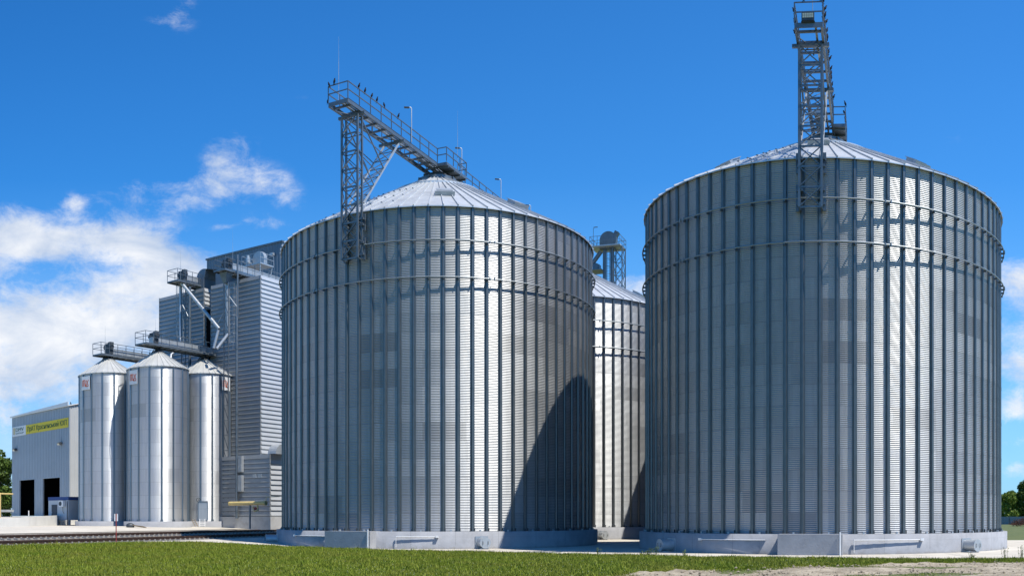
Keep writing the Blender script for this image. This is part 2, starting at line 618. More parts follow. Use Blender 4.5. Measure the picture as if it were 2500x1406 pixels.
def ground_mats():
    m = bpy.data.materials.new('soil_and_turf')
    m.use_nodes = True
    t = NT(m.node_tree)
    b = t.n['Principled BSDF']
    c = t.mix(t.remap(t.noise(t.coord(), 0.5, 8, 0.65), .35, .65), (.06, .095, .014), (.12, .14, .035))
    c = t.mix(t.remap(t.noise(t.coord(), 6.0, 5, 0.7), .45, .7), c, (.15, .15, .05))
    t.l.new(c, b.inputs['Base Color'])
    b.inputs['Roughness'].default_value = .95
    m2 = bpy.data.materials.new('pad_concrete')
    m2.use_nodes = True
    t = NT(m2.node_tree)
    b = t.n['Principled BSDF']
    c = t.mix(t.remap(t.noise(t.coord(), 0.25, 7, 0.6), .35, .65), (.53, .485, .405), (.66, .605, .51))
    c = t.mix(t.m('MULTIPLY', t.remap(t.noise(t.coord(), 1.7, 8, 0.7, .5), .55, .75), .5), c, (.34, .30, .24))
    tyre = t.remap(t.noise(t.comb(t.m('MULTIPLY', t.m('ADD', t.m('MULTIPLY', t.xyz(t.coord())[0], .97), t.m('MULTIPLY', t.xyz(t.coord())[1], -.24)), 1.1), t.m('MULTIPLY', t.xyz(t.coord())[1], .03)), 1.0, 5, .7), .54, .68)
    c = t.mix(t.m('MULTIPLY', tyre, .35), c, (.30, .275, .23))
    x, y, z = t.xyz(t.coord())
    jx = t.m('LESS_THAN', t.m('FRACT', t.m('MULTIPLY', t.m('ADD', t.m('MULTIPLY', x, .93), t.m('MULTIPLY', y, -.37)), .2)), .006)
    jy = t.m('LESS_THAN', t.m('FRACT', t.m('MULTIPLY', t.m('ADD', t.m('MULTIPLY', x, .37), t.m('MULTIPLY', y, .93)), .2)), .006)
    c = t.mix(t.m('MULTIPLY', t.m('MAXIMUM', jx, jy), .6), c, (.2, .19, .17))
    t.l.new(c, b.inputs['Base Color'])
    b.inputs['Roughness'].default_value = .9
    m3 = bpy.data.materials.new('track_ballast')
    m3.use_nodes = True
    t = NT(m3.node_tree)
    b = t.n['Principled BSDF']
    v = t.n.new('ShaderNodeTexVoronoi')
    v.inputs['Scale'].default_value = 9
    t.l.new(t.coord(), v.inputs['Vector'])
    c = t.mix(v.outputs['Color'], (.20, .18, .15), (.42, .38, .33))
    c = t.mix(t.remap(t.noise(t.coord(), .6, 6, .7), .50, .70), c, (.40, .37, .31))
    t.l.new(c, b.inputs['Base Color'])
    b.inputs['Roughness'].default_value = .95
    bn = t.n.new('ShaderNodeBump')
    bn.inputs['Distance'].default_value = .06
    t.l.new(v.outputs['Distance'], bn.inputs['Height'])
    t.l.new(bn.outputs[0], b.inputs['Normal'])
    m4 = bpy.data.materials.new('trampled_soil')
    m4.use_nodes = True
    t = NT(m4.node_tree)
    b = t.n['Principled BSDF']
    c = t.mix(t.remap(t.noise(t.coord(), 0.9, 8, 0.7), .35, .65), (.24, .20, .14), (.54, .465, .345))
    c = t.mix(t.m('MULTIPLY', t.remap(t.noise(t.coord(), 3.0, 7, 0.7, .6), .54, .66), .8), c, (.17, .14, .10))
    t.l.new(c, b.inputs['Base Color'])
    b.inputs['Roughness'].default_value = .95
    bn = t.n.new('ShaderNodeBump')
    bn.inputs['Distance'].default_value = .12
    bn.inputs['Strength'].default_value = .8
    t.l.new(t.noise(t.coord(), 5.0, 8, .7), bn.inputs['Height'])
    t.l.new(bn.outputs[0], b.inputs['Normal'])
    return m, m2, m3, m4


M_TURF, M_PAD, M_BALLAST, M_SOIL = ground_mats()


def build_ground():
    # one sheet to the horizon, finer near the site
    ax = np.concatenate([-np.geomspace(2500, 150, 10), np.arange(-145, 146, 2.5), np.geomspace(150, 2500, 10)])
    ay = np.concatenate([-np.geomspace(400, 30, 6), np.arange(-25, 201, 2.5), np.geomspace(210, 2500, 10)])
    X, Y = np.meshgrid(ax, ay)
    Z = terr(X, Y) - .012
    s = (X - T0.x) * TN.x + (Y - T0.y) * TN.y
    V = np.stack([X, Y, Z], -1).reshape(-1, 3)
    struct(link('ground', np_mesh('ground', V, grid_faces(len(ay), len(ax)), True), M_TURF))
    k = lambda u: -TN.x * 0 + (np.sin(u) * TN.x + np.cos(u) * TN.y)
    s0 = -(T0.x * TN.x + T0.y * TN.y)

    def dtrack(u, s):
        kk = k(u)
        return np.where(kk > .05, (s - s0) / np.maximum(kk, .05), 1e9)
    # concrete pad round the big silos
    us = np.linspace(-.46, .80, 180)
    sector_sheet('concrete_pad', us, grass_edge,
                 lambda u: np.maximum(grass_edge(u) + .05, np.minimum(np.minimum(dtrack(u, -1.7), 125), np.interp(u, [.40, .5, .8], [125, 82, 82]))), 70,
                 lambda X, Y: terr(X, Y) + .02, M_PAD)
    us = np.linspace(-.75, -.10, 120)
    sector_sheet('ballast', us, lambda u: dtrack(u, -1.7), lambda u: np.minimum(dtrack(u, 7.6), 210), 60, lambda X, Y: terr(X, Y) + .016, M_BALLAST)
    us = np.linspace(-.80, -.12, 120)
    sector_sheet('concrete_yard', us, lambda u: np.minimum(dtrack(u, 7.4), 200), lambda u: np.full_like(u, 205.), 90, lambda X, Y: terr(X, Y) + .05, M_PAD)
    # trampled soil in the near right corner
    us = np.linspace(-.12, .70, 420)
    g = lambda u: np.interp(u * F + CX, [900, 1300, 1480, 1640, 1800, 2000, 2500, 2900], [24, 30, 32.6, 36.2, 37.4, 40.2, 43.4, 44]) + .5 * np.sin(u * 61) + .4 * np.sin(u * 143 + 1) + .25 * np.sin(u * 331) + .15 * np.sin(u * 797)

    def zf(X, Y):
        h = np.zeros_like(X)
        r2 = np.random.default_rng(3)
        for i in range(60):
            a = r2.uniform(0, 2 * PI)
            f = 2 * PI / (0.5 * 1.055 ** i)
            f = min(f, 2 * PI / .5) if i < 1 else 2 * PI / (0.45 + 0.11 * i)
            h += (0.0016 * (0.45 + 0.11 * i)) * np.sin(f * (X * math.cos(a) + Y * math.sin(a)) + r2.uniform(0, 6.28))
        h = h + r2.normal(0, .008, X.shape)
        D = np.hypot(X, Y)
        u = np.arctan2(X, Y)
        return terr(X, Y) + .05 * 0 + np.clip(g(u) - D, 0, 1.5) / 1.5 * (.025 + h) - .004
    sector_sheet('trampled_soil', us, lambda u: np.full_like(u, 22.), g, 200, zf, M_SOIL)


build_ground()


def build_grass():
    n = 330000
    u = rng.uniform(-.58, .58, n)
    e = grass_edge(u)
    D = 29 + (e + .25 - 29) * rng.uniform(0, 1, n) ** .95
    x, y = D * np.sin(u), D * np.cos(u)
    bare = scrub(u, D)
    patch = .5 + .5 * np.sin(x * 1.3 + 2 * np.sin(y * .9)) * np.sin(y * 1.1 + 1.7 * np.sin(x * .7))
    keep = rng.uniform(0, 1, n) > np.clip(bare * (1.25 - .55 * patch), 0, .985)
    # grass grows a little over the pad edge in tufts
    keep &= D < e + .35 * patch * rng.uniform(0, 1, n)
    x, y, D, bare, patch, u = [a[keep] for a in (x, y, D, bare, patch, u)]
    n = len(x)
    z = terr(x, y) - .02
    lush = np.clip((D - 36) / 10, 0, 1)
    hgt = (.05 + .10 * rng.uniform(0, 1, n) ** 1.5 + .07 * patch * lush) * (1 - .6 * bare)
    tall = rng.uniform(0, 1, n) < .01
    hgt = np.where(tall, hgt * 2.0, hgt)
    V = []
    for b in range(2):
        a = rng.uniform(0, 2 * PI, n)
        w = rng.uniform(.010, .026, n)
        lean = rng.uniform(0, .8, n) * hgt
        la = rng.uniform(0, 2 * PI, n)
        ox, oy = rng.normal(0, .03, n), rng.normal(0, .03, n)
        hh = hgt * rng.uniform(.6, 1.1, n)
        p0 = np.stack([x + ox - w * np.cos(a), y + oy - w * np.sin(a), z], -1)
        p1 = np.stack([x + ox + w * np.cos(a), y + oy + w * np.sin(a), z], -1)
        p2 = np.stack([x + ox + lean * np.cos(la), y + oy + lean * np.sin(la), z + hh], -1)
        V.append(np.stack([p0, p1, p2], 1).reshape(-1, 3))
    # taller tufts
    nt = 900
    ut = rng.uniform(-.56, .45, nt)
    Dt = 31 + (grass_edge(ut) - .2 - 31) * rng.uniform(0, 1, nt)
    ok = scrub(ut, Dt) < .5
    ut, Dt = ut[ok], Dt[ok]
    nb = 14
    xt = np.repeat(Dt * np.sin(ut), nb)
    yt = np.repeat(Dt * np.cos(ut), nb)
    m_ = len(xt)
    zt = terr(xt, yt) - .02
    sz = np.repeat(rng.uniform(.10, .26, len(ut)), nb) * rng.uniform(.6, 1.1, m_)
    a = rng.uniform(0, 2 * PI, m_)
    bx, by = xt + rng.normal(0, .06, m_), yt + rng.normal(0, .06, m_)
    w = rng.uniform(.012, .024, m_)
    V.append(np.stack([np.stack([bx - w * np.cos(a), by - w * np.sin(a), zt], -1), np.stack([bx + w * np.cos(a), by + w * np.sin(a), zt], -1),
                       np.stack([bx + sz * .5 * np.sin(a), by - sz * .5 * np.cos(a), zt + sz], -1)], 1).reshape(-1, 3))
    V = np.concatenate(V)
    me = np_mesh('grass', V, np.arange(len(V)).reshape(-1, 3))
    struct(link('grass', me, M_GRASS), 'stuff')
    # clover heads
    n = 1600
    u = rng.uniform(-.58, .35, n)
    e = grass_edge(u)
    D = 30 + (e - .6 - 30) * rng.uniform(0, 1, n) ** 1.2
    ok = scrub(u, D) < .6
    u, D = u[ok], D[ok]
    n = len(u)
    x, y = D * np.sin(u), D * np.cos(u)
    z = terr(x, y) + rng.uniform(.06, .13, n)
    r = rng.uniform(.007, .013, n)
    oct_ = np.array([[1, 0, 0], [0, 1, 0], [-1, 0, 0], [0, -1, 0], [0, 0, 1], [0, 0, -1]], float)
    V = (np.stack([x, y, z], -1)[:, None, :] + oct_[None] * r[:, None, None]).reshape(-1, 3)
    tri = np.array([[0, 1, 4], [1, 2, 4], [2, 3, 4], [3, 0, 4], [1, 0, 5], [2, 1, 5], [3, 2, 5], [0, 3, 5]])
    T = (tri[None] + (np.arange(n) * 6)[:, None, None]).reshape(-1, 3)
    struct(link('clover_flowers', np_mesh('clover_flowers', V, T), mat('clover_head', (.55, .55, .40), 0, .8)), 'stuff')
    # clods and stones on the soil
    n = 3800
    u = rng.uniform(.05, .56, n)
    D = rng.uniform(30, 43, n)
    ok = scrub(u, D) > rng.uniform(.3, 1, n)
    u, D = u[ok], D[ok]
    n = len(u)
    x, y = D * np.sin(u), D * np.cos(u)
    r = .012 + .07 * rng.uniform(0, 1, n) ** 7
    z = terr(x, y) + .05 + r * .2
    jit = rng.uniform(.6, 1.3, (n, 6, 1))
    V = (np.stack([x, y, z], -1)[:, None, :] + oct_[None] * r[:, None, None] * jit * np.array([1, 1, .7])).reshape(-1, 3)
    T = (tri[None] + (np.arange(n) * 6)[:, None, None]).reshape(-1, 3)
    struct(link('soil_clods', np_mesh('soil_clods', V, T), mat('clod', (.30, .25, .18), 0, .95, .4, 4)), 'stuff')


build_grass()

# ------------------------------------------------------------------ big silos
R = 11.7
NS = 78
RP = 12.19
AXD = math.radians(22.2)
AX = Vector((-math.sin(AXD), -math.cos(AXD)))      # catwalk axis, towards the camera
AXR = math.atan2(AX.y, AX.x)


def corrugated(r, z0, z1, pitch, amp, nang, per=6):
    nw = int(round((z1 - z0) / pitch))
    nz = nw * per + 1
    z = np.linspace(z0, z1, nz)
    rr = r + amp * np.sin(2 * PI * (z - z0) / (z1 - z0) * nw)
    a = np.linspace(0, 2 * PI, nang, endpoint=False)
    V = np.stack([rr[:, None] * np.cos(a)[None], rr[:, None] * np.sin(a)[None], np.repeat(z[:, None], nang, 1)], -1).reshape(-1, 3)
    return np_mesh('wall', V, grid_faces(nz, nang, True), True)


def hat_mesh(z0, z1, base, top, h, lip=.05, foot=True, rings=()):
    """hat-section wall stiffener standing at the origin, projecting along +X"""
    mb = MB()
    y = [-base / 2 - lip, -base / 2, -top / 2, top / 2, base / 2, base / 2 + lip]
    x = [.012, .012, h, h, .012, .012]
    vs = [(x[i], y[i], z0) for i in range(6)] + [(x[i], y[i], z1) for i in range(6)]
    mb.add(vs, [(i, i + 1, 7 + i, 6 + i) for i in range(5)] + [(6, 7, 8, 9, 10, 11)])
    # splice joints
    z = z0 + 2.3
    while z < z1 - .5:
        mb.box((h + .004, 0, z), (.008, top * .9, .22))
        z += 2.32
    for zr in rings:
        mb.box((.19, 0, zr - .07), (.20, .05, .12))
        mb.box((.25, 0, zr - .045), (.06, .09, .05))
    if foot:
        mb.box((h * .55, 0, z0 + .01), (h * 1.6, base + .16, .02))
        mb.box((h * .9, -base / 2 - .05, z0 + .10), (.10, .012, .18))
        mb.box((h * .9, base / 2 + .05, z0 + .10), (.10, .012, .18))
    return mb.mesh('stiffener')


def cone_roof(r, z0, r1, z1, nrib, ribh, rmid=None, over=.20, ribw=.05):
    mb = MB()
    sl_ = (z1 - z0) / (r - r1)
    n = nrib
    prof = [(r + over, z0 - over * sl_), (r1, z1)]
    mb.lathe([(r + over, z0 - over * sl_ - .06), (r + over, z0 - over * sl_)] + prof[1:], n, smooth=False)
    mb.lathe([(r + over - .01, z0 - over * sl_ - .06), (r - .25, z0 + .02)], n, smooth=False)
    for k in range(n):
        a = 2 * PI * k / n
        c, s = math.cos(a), math.sin(a)
        ri = r1 if (rmid is None or k % 2 == 0) else rmid
        za = z0 - over * sl_
        p = Vector((c * (r + over + .03), s * (r + over + .03), za - .012 + ribh / 2))
        q = Vector((c * ri, s * ri, z0 + (r - ri) * sl_ + ribh / 2))
        mb.beam(p, q, ribw, ribh)
    if rmid:
        zm = z0 + (r - rmid) * sl_
        mb.lathe([(rmid + .16, zm - .13), (rmid + .16, zm + .06), (rmid - .12, zm + .12)], n, smooth=False)
    return mb


WALL_A = corrugated(R, 1.12, 22.0, .1042, .0115, 156, 8)
WALL_B = corrugated(R, 1.12, 21.6, .1042, .0115, 156, 8)
HAT_A = hat_mesh(1.12, 21.95, .18, .11, .098, rings=(19.67, 17.32))
HAT_B = hat_mesh(1.12, 21.55, .18, .11, .098, rings=(19.27, 16.92))


def duct(root, ang, length=.85, label=None):
    """aeration duct stub through the plinth, with a bolted end cover and two handles"""
    d = Vector((math.cos(ang), math.sin(ang), 0))
    sd = Vector((-d.y, d.x, 0))
    mb = MB()
    c0 = d * (RP - .05) + Vector((0, 0, .42))
    c1 = d * (RP + length) + Vector((0, 0, .42))
    mb.tube(c0, c1, .33, 20)
    mb.tube(d * (RP + length - .05) + Vector((0, 0, .42)), d * (RP + length + .012) + Vector((0, 0, .42)), .355, 20)
    mb.box(d * (RP + .01) + Vector((0, 0, .42)), (.04, .84, .80), ang)
    mb.box(d * (RP + length * .7) + Vector((0, 0, .045)), (.3, .5, .07), ang)
    o = mb.build('aeration_duct', M_PALE, root, label)
    for s in (-1, 1):
        h = MB()
        b = c1 + d * .012 + sd * .17 * s
        h.path([b + Vector((0, 0, .09)), b + d * .05 + Vector((0, 0, .09)), b + d * .05 - Vector((0, 0, .09)), b - Vector((0, 0, .09))], .016, 6)
        h.build('handle', M_DARKM, o)
    return o


def conduit(root, a0, a1, z, drop0=False, drop1=True):
    mb = MB()
    n = 14
    pts = []
    r = RP + .07
    for k in range(n + 1):
        a = a0 + (a1 - a0) * k / n
        pts.append(Vector((r * math.cos(a), r * math.sin(a), z)))
    mb.path(pts, .025, 8)
    e = pts[-1]
    mb.box(e, (.12, .20, .13), a1)
    if drop0:
        mb.tube(pts[0], pts[0] - Vector((0, 0, z - .12)), .022, 6)
    return mb.build('conduit', M_WHITE, root)


def big_silo(name_label, c, wall, hat, zt, ztop, phase, ducts, vents, conduits, block=True):
    root = thing('grain_silo', name_label, 'silo', (c[0], c[1], 0), 0, 'large corrugated grain silos')
    th0 = math.atan2(-c[1], -c[0])
    link('wall', wall, M_SILO, root)
    for k in range(NS):
        a = th0 + phase + 2 * PI * k / NS
        o = link('stiffener', hat, M_STIFF, root)
        o.location = ((R + .008) * math.cos(a), (R + .008) * math.sin(a), 0)
        o.rotation_euler = (0, 0, a)
    for zr in (zt - 2.33, zt - 4.68):
        mb = MB()
        n = NS * 2
        rr = R + .27
        pts = [Vector((rr * math.cos(th0 + phase + 2 * PI * k / n), rr * math.sin(th0 + phase + 2 * PI * k / n), zr)) for k in range(n + 1)]
        mb.path(pts, .045, 8)
        for k in range(6):          # turnbuckle splices
            a = th0 + .3 + k * PI / 3 * 1.0
            d = Vector((math.cos(a), math.sin(a), 0))
            s = Vector((-d.y, d.x, 0))
            for q in (-.16, .16):
                mb.box(d * (R + .29) + s * q + Vector((0, 0, zr)), (.12, .06, .17), a)
        mb.build('wind_ring', M_RING, root)
    rf = cone_roof(R, zt, 1.3, ztop, NS, .085, 3.3)
    ro = rf.build('roof', M_ROOF, root)
    ro.rotation_euler = (0, 0, th0 + phase)
    # crown collar and transition box under the conveyor
    mb = MB()
    mb.lathe([(1.5, ztop - .15), (1.5, ztop + .16), (1.25, ztop + .18), (1.2, ztop + .02), (.4, ztop + .05)], 28, smooth=False)
    for k in range(10):
        a = k * PI / 5
        mb.box((1.56 * math.cos(a), 1.56 * math.sin(a), ztop + .04), (.16, .10, .2), a)
    mb.build('crown_ring', M_FRAME, root)
    mb = MB()
    mb.box((0, 0, ztop + .42), (1.9, 1.35, .22), AXR)
    mb.box((0, 0, ztop + .22), (1.2, .8, .3), AXR)
    for sx in (-1, 1):
        for sy in (-1, 1):
            p = Matrix.Rotation(AXR, 3, 'Z') @ Vector((sx * .9, sy * .6, 0))
            mb.beam(p + Vector((0, 0, ztop + .32)), p * 1.15 + Vector((0, 0, ztop - .1)), .09)
    mb.build('inlet_frame', M_DARKM, root)
    sl_ = (ztop - zt) / (R - 1.3)
    for (phi, r, big) in vents:
        a = th0 + phi
        d = Vector((math.cos(a), math.sin(a), 0))
        z = zt + (R - r) * sl_
        mb = MB()
        tilt = math.atan(sl_)
        mb.box(d * r + Vector((0, 0, z + .16)), (.75, 1.0, .28), a, tilt)
        mb.box(d * (r + .48) + Vector((0, 0, z - .08)), (.22, 1.35, .26), a, tilt)
        mb.box(d * (r + .02) + Vector((0, 0, z + .32)), (.85, 1.1, .04), a, tilt)
        mb.build('roof_vent', M_PALE, root)
    # small bolt lugs along the roof ribs on the shaded side
    lug = MB().box((0, 0, 0), (.14, .07, .06)).mesh('roof_lug')
    lug.materials.append(M_FRAME)
    for k in range(-15, -3):
        a = th0 + phase + 2 * PI * k / NS
        for r in (10.2, 8.2, 6.0):
            o = link('roof_lug', lug, None, root)
            o.location = (r * math.cos(a), r * math.sin(a), zt + (R - r) * sl_ + .10)
            o.rotation_euler = (0, 0, a)
    # plinth
    mb = MB()
    mb.lathe([(R - .4, 1.12), (RP, 1.12), (RP, -.3)], 120, smooth=True)
    for f in range(len(mb.sm) - 240, len(mb.sm) - 120):
        mb.sm[f] = False
    mb.build('plinth', M_PLINTH, root)
    if block:
        mb = MB()
        Rm = Matrix.Rotation(AXR, 3, 'Z')
        mb.box(Rm @ Vector((10.8, 0, .42)), (4.1, 3.45, 1.43), AXR)
        mb.build('tunnel_block', mat('block_concrete', (.36, .365, .38), 0, .85, .10, 2.0, .35, 9.0), root)
        pb = MB()
        p = Rm @ Vector((12.92, 1.60, 0))
        pb.tube(p + Vector((0, 0, 0)), p + Vector((0, 0, 1.25)), .05, 8)
        pb.build('drain_pipe', M_WHITE, root)
    for phi in ducts:
        duct(root, th0 + phi)
    for (a0, a1, z, d0) in conduits:
        conduit(root, th0 + a0, th0 + a1, z, d0)
    # hopper anchors along the plinth rim
    am = MB().box((0, 0, 1.17), (.12, .09, .12)).mesh('anchor')
    am.materials.append(M_PALE)
    for k in range(0, NS, 2):
        a = th0 + phase + 2 * PI * (k + .5) / NS
        o = link('anchor', am, None, root)
        o.location = ((R + .16) * math.cos(a), (R + .16) * math.sin(a), 0)
        o.rotation_euler = (0, 0, a)
    return root


C1 = (P(1067, 0, 71.5).x, P(1067, 0, 71.5).y)
C2 = (P(2010, 0, 62.5).x, P(2010, 0, 62.5).y)
C3 = (P(1372, 0, 95.5).x, P(1372, 0, 95.5).y)
big_silo('big corrugated grain silo in the middle, its roof walkway running to the upper left', C1, WALL_A, HAT_A, 22.0, 27.5, .034,
         (.235, -1.30), ((.06, 8.2, 1), (-.95, 6.6, 1), (.7, 8.5, 1), (-2.2, 8, 1)), ((-.215, .0, .80, True), (-.62, -.93, .78, False)))
big_silo('largest corrugated grain silo at the right, nearest to the camera', C2, WALL_B, HAT_B, 21.6, 26.75, -.0157,
         (-.81, .74), ((.75, 8.2, 1), (-.78, 8.0, 1), (-.05, 5, 1)), ((.135, .46, .80, True), (-.26, -.60, .80, False)))
big_silo('corrugated grain silo standing behind, seen through the gap between the two front silos', C3, WALL_A, HAT_A, 22.0, 27.5, .006,
         (.30,), ((1.2, 8, 1),), (), False)

C4 = (C2[0] + C3[0] - C1[0], C2[1] + C3[1] - C1[1])
big_silo('corrugated grain silo hidden behind the right one, throwing its shadow on the rear silo', C4, WALL_A, HAT_A, 22.0, 27.5, .0,
         (), (), (), False)

# silo roof ladder hoop on the middle silo
th0 = math.atan2(-C1[1], -C1[0])
mb = MB()
a = th0 + 1.42
sl1 = 5.5 / 10.4
b0 = Vector((math.cos(a) * 6.0, math.sin(a) * 6.0, 22 + 5.7 * sl1))
b1 = Vector((math.cos(a) * 7.3, math.sin(a) * 7.3, 22 + 4.4 * sl1))
off = Vector((-math.sin(a), math.cos(a), 0)) * .3
for o in (-off, off):
    mb.path([b0 + o, b0 + o + Vector((.1, 0, 1.15)), b1 + o + Vector((0, 0, 1.0)), b1 + o], .07, 8)
mb.beam(b0 - off + Vector((.1, 0, 1.15)), b0 + off + Vector((.1, 0, 1.15)), .06)
mb.beam(b1 - off + Vector((0, 0, 1.0)), b1 + off + Vector((0, 0, 1.0)), .06)
tag(mb.build('roof_handrail', M_DARKM), 'dark looped handrail on the right slope of the middle silo roof', 'handrail')

# ------------------------------------------------------------------ roof catwalks and their towers


def railing(root, pts, z, h, step=1.35, r=.03, two=True, square=.055, m=None):
    """handrail and middle rail along a polyline; the posts are parts of their own"""
    m = m or M_FRAME
    mb = MB()
    for hh in ((h, h * .52) if two else (h,)):
        mb.path([Vector((p[0], p[1], z + hh)) for p in pts], square, square=True)
    hr = mb.build('handrail', m, root)
    pm = MB().box((0, 0, h / 2), (square * .95, square * .95, h - square)).mesh('railing_post')
    pm.materials.append(m)
    done = []
    for a, b in zip(pts[:-1], pts[1:]):
        a, b = Vector((a[0], a[1])), Vector((b[0], b[1]))
        L = (b - a).length
        n = max(1, int(round(L / step)))
        for k in range(n + 1):
            p = a + (b - a) * k / n
            if any((p - q).length < .3 for q in done):
                continue
            done.append(p)
            o = link('railing_post', pm, None, root)
            o.location = (p.x, p.y, z)
    return hr


def big_catwalk(c, dz, tend, tback, lab, strips):
    root = thing('roof_catwalk', lab, 'catwalk', (c[0], c[1], 0), AXR, 'catwalks over the large silos')
    zb = 28.2 + dz
    for s in (-1, 1):
        mb = MB()
        mb.span((tback, s * .72 - .012, zb), (tend, s * .72 + .012, zb + .26))
        mb.span((tback, s * .72 - .06 - .03 * s, zb - .012), (tend, s * .72 + .06 - .03 * s, zb))
        mb.span((tback, s * .72 - .06 - .03 * s, zb + .26), (tend, s * .72 + .06 - .03 * s, zb + .272))
        mb.build('side_beam', M_FRAME, root)
    cm = MB().box((0, 0, zb + .07), (.11, 1.40, .12)).mesh('crossbeam')
    cm.materials.append(M_FRAME)
    t = tend - .55
    while t > tback:
        o = link('crossbeam', cm, None, root)
        o.location = (t, 0, 0)
        t -= 1.12
    MB().span((tend - .03, -.70, zb - .01), (tend + .03, .70, zb + .25)).build('end_beam', M_FRAME, root)
    for tt in (12.25, 7.0):
        MB().span((tt - .09, -1.0, zb - .20), (tt + .09, 1.0, zb - .03)).build('bearer', M_FRAME, root)
    mb = MB()
    for b0, b1 in strips:
        t = tend - .1
        while t > tback:
            t2 = max(tback, t - 2.24)
            mb.span((t2 + .02, b0, zb + .14), (t, b1, zb + .17))
            t = t2
    mb.build('deck', M_PALE, root)
    mb = MB()
    mb.span((tback, -.42, zb + .30), (2.6, -.02, zb + .68))
    t = 2.5
    while t > tback:
        mb.span((t - .03, -.45, zb + .28), (t + .03, .01, zb + .70))
        t -= 1.5
    mb.build('conveyor', M_PALE, root)
    t = tend - 1.0
    mb = MB()
    sgn = 1
    while t > tback + 2:
        mb.beam((t, -.66 * sgn, zb + .05), (t - 2.1, .66 * sgn, zb + .05), .05)
        sgn = -sgn
        t -= 2.24
    mb.build('wind_brace', M_FRAME, root)
    zd = zb + .272
    railing(root, [(tback, -.74), (tend, -.74), (tend, .74), (1.4, .74), (1.4, 1.5), (-2.1, 1.5), (-2.1, .74), (tback, .74)], zd, 1.05)
    mb = MB()
    mb.span((-2.1, .76, zb + .02), (1.4, 1.52, zb + .22))
    for k in range(4):
        mb.span((-2.0 + k * 1.0, .70, zb - .09), (-1.9 + k * 1.0, 1.50, zb + .01))
    mb.build('side_platform', M_FRAME, root)
    # drive box near the crown
    mb = MB()
    mb.span((-3.0, -.55, zb + .3), (-1.7, .25, zb + .95))
    mb.tube((-2.4, .25, zb + .65), (-2.4, .6, zb + .65), .18, 12)
    mb.build('drive_unit', M_DARKM, root)
    return root


def support_tower(c, dz, lab):
    root = thing('support_tower', lab, 'lattice tower', (c[0], c[1], 0), AXR, 'lattice towers under the catwalks')
    z0, z1 = 18.75 + dz * .2, 28.0 + dz
    t0, t1, hb = 11.98, 12.52, .60
    for tt in (t0, t1):
        for s in (-1, 1):
            MB().beam((tt, s * hb, z0), (tt, s * hb, z1), .12).build('leg', M_FRAME, root)
    n = 8
    dzp = (z1 - z0) / n
    for k in range(n):
        za, zc = z0 + k * dzp, z0 + (k + 1) * dzp
        mb = MB()
        mb.beam((t1 + .035, -hb, za), (t1 + .035, hb, zc), .085, .045)
        mb.beam((t1 - .035, hb, za), (t1 - .035, -hb, zc), .085, .045)
        mb.build('cross_brace', M_FRAME, root)
    mb = MB()
    for k in range(n + 1):
        za = z0 + k * dzp
        mb.beam((t1, -hb, za), (t1, hb, za), .055, .10)
        if za > 22.3:
            mb.beam((t0, -hb, za), (t0, hb, za), .05)
        for s in (-1, 1):
            mb.beam((t0, s * hb, za), (t1, s * hb, za), .05)
            if k < n:
                if k % 2:
                    mb.beam((t0, s * hb, za), (t1, s * hb, za + dzp), .035)
                else:
                    mb.beam((t1, s * hb, za), (t0, s * hb, za + dzp), .035)
    mb.build('lacing', M_FRAME, root)
    for zz in (z0 + .25, z0 + 1.0, 20.9, 21.3):
        for s in (-1, 1):
            mb = MB()
            mb.span((11.74, s * hb - .16, zz), (12.1, s * hb + .16, zz + .14))
            mb.span((11.86, s * (hb + .1) - .12, zz - .3), (11.96, s * (hb + .1) + .12, zz + .4))
            mb.build('wall_bracket', M_FRAME, root)
    # raking struts from the eave to the catwalk
    for s in (-1, 1):
        MB().beam((11.75, s * hb, 22.45 + dz * .6), (7.0, s * hb, z1 + .02), .10).build('raking_strut', M_PALE, root)
    mb = MB()

    def rk(f, s):
        return Vector((11.75 + (7.0 - 11.75) * f, s * hb, 22.45 + dz * .6 + (z1 - 22.45 - dz * .6) * f))
    for k in range(7):
        f0, f1 = k / 7, (k + 1) / 7
        mb.beam(rk(f0, -1), rk(f1, 1), .045)
        mb.beam(rk(f1, -1), rk(f1, 1), .045)
    for s in (-1, 1):
        for f, zz in ((.22, 22.6), (.45, 23.8), (.7, 25.5)):
            mb.beam(rk(f, s), (t0, s * hb, rk(f, s).z + .5), .05)
        mb.beam(rk(.55, s), (t0, s * hb, z1 - .2), .07)
        mb.beam(rk(.55, s), (t0, s * hb, 23.6), .06)
        mb.beam(rk(.28, s), (t0, s * hb, 25.2), .05)
        mb.beam(rk(.28, s), (t0, s * hb, 22.8), .05)
    mb.build('web_brace', M_FRAME, root)
    return root


big_catwalk(C1, 0.0, 13.9, -25.5, 'long grey steel catwalk sloping away across the middle silo roof, birds on its handrail', ((.06, .20), (.25, .39), (.44, .58), (.62, .69)))
support_tower(C1, 0.0, 'lattice tower on the left wall of the middle silo, holding up its catwalk')
big_catwalk(C2, -.75, 13.9, -26.0, 'grey steel catwalk seen end-on above the right silo, crowded with birds', ((.30, .42), (.60, .68)))
support_tower(C2, -.75, 'lattice tower seen face-on in front of the right silo roof')

RC1 = Matrix.Translation((C1[0], C1[1], 0)) @ Matrix.Rotation(AXR, 4, 'Z')
RC2 = Matrix.Translation((C2[0], C2[1], 0)) @ Matrix.Rotation(AXR, 4, 'Z')


def cw(c, t, b, z):
    return (RC1 if c == 1 else RC2) @ Vector((t, b, z))


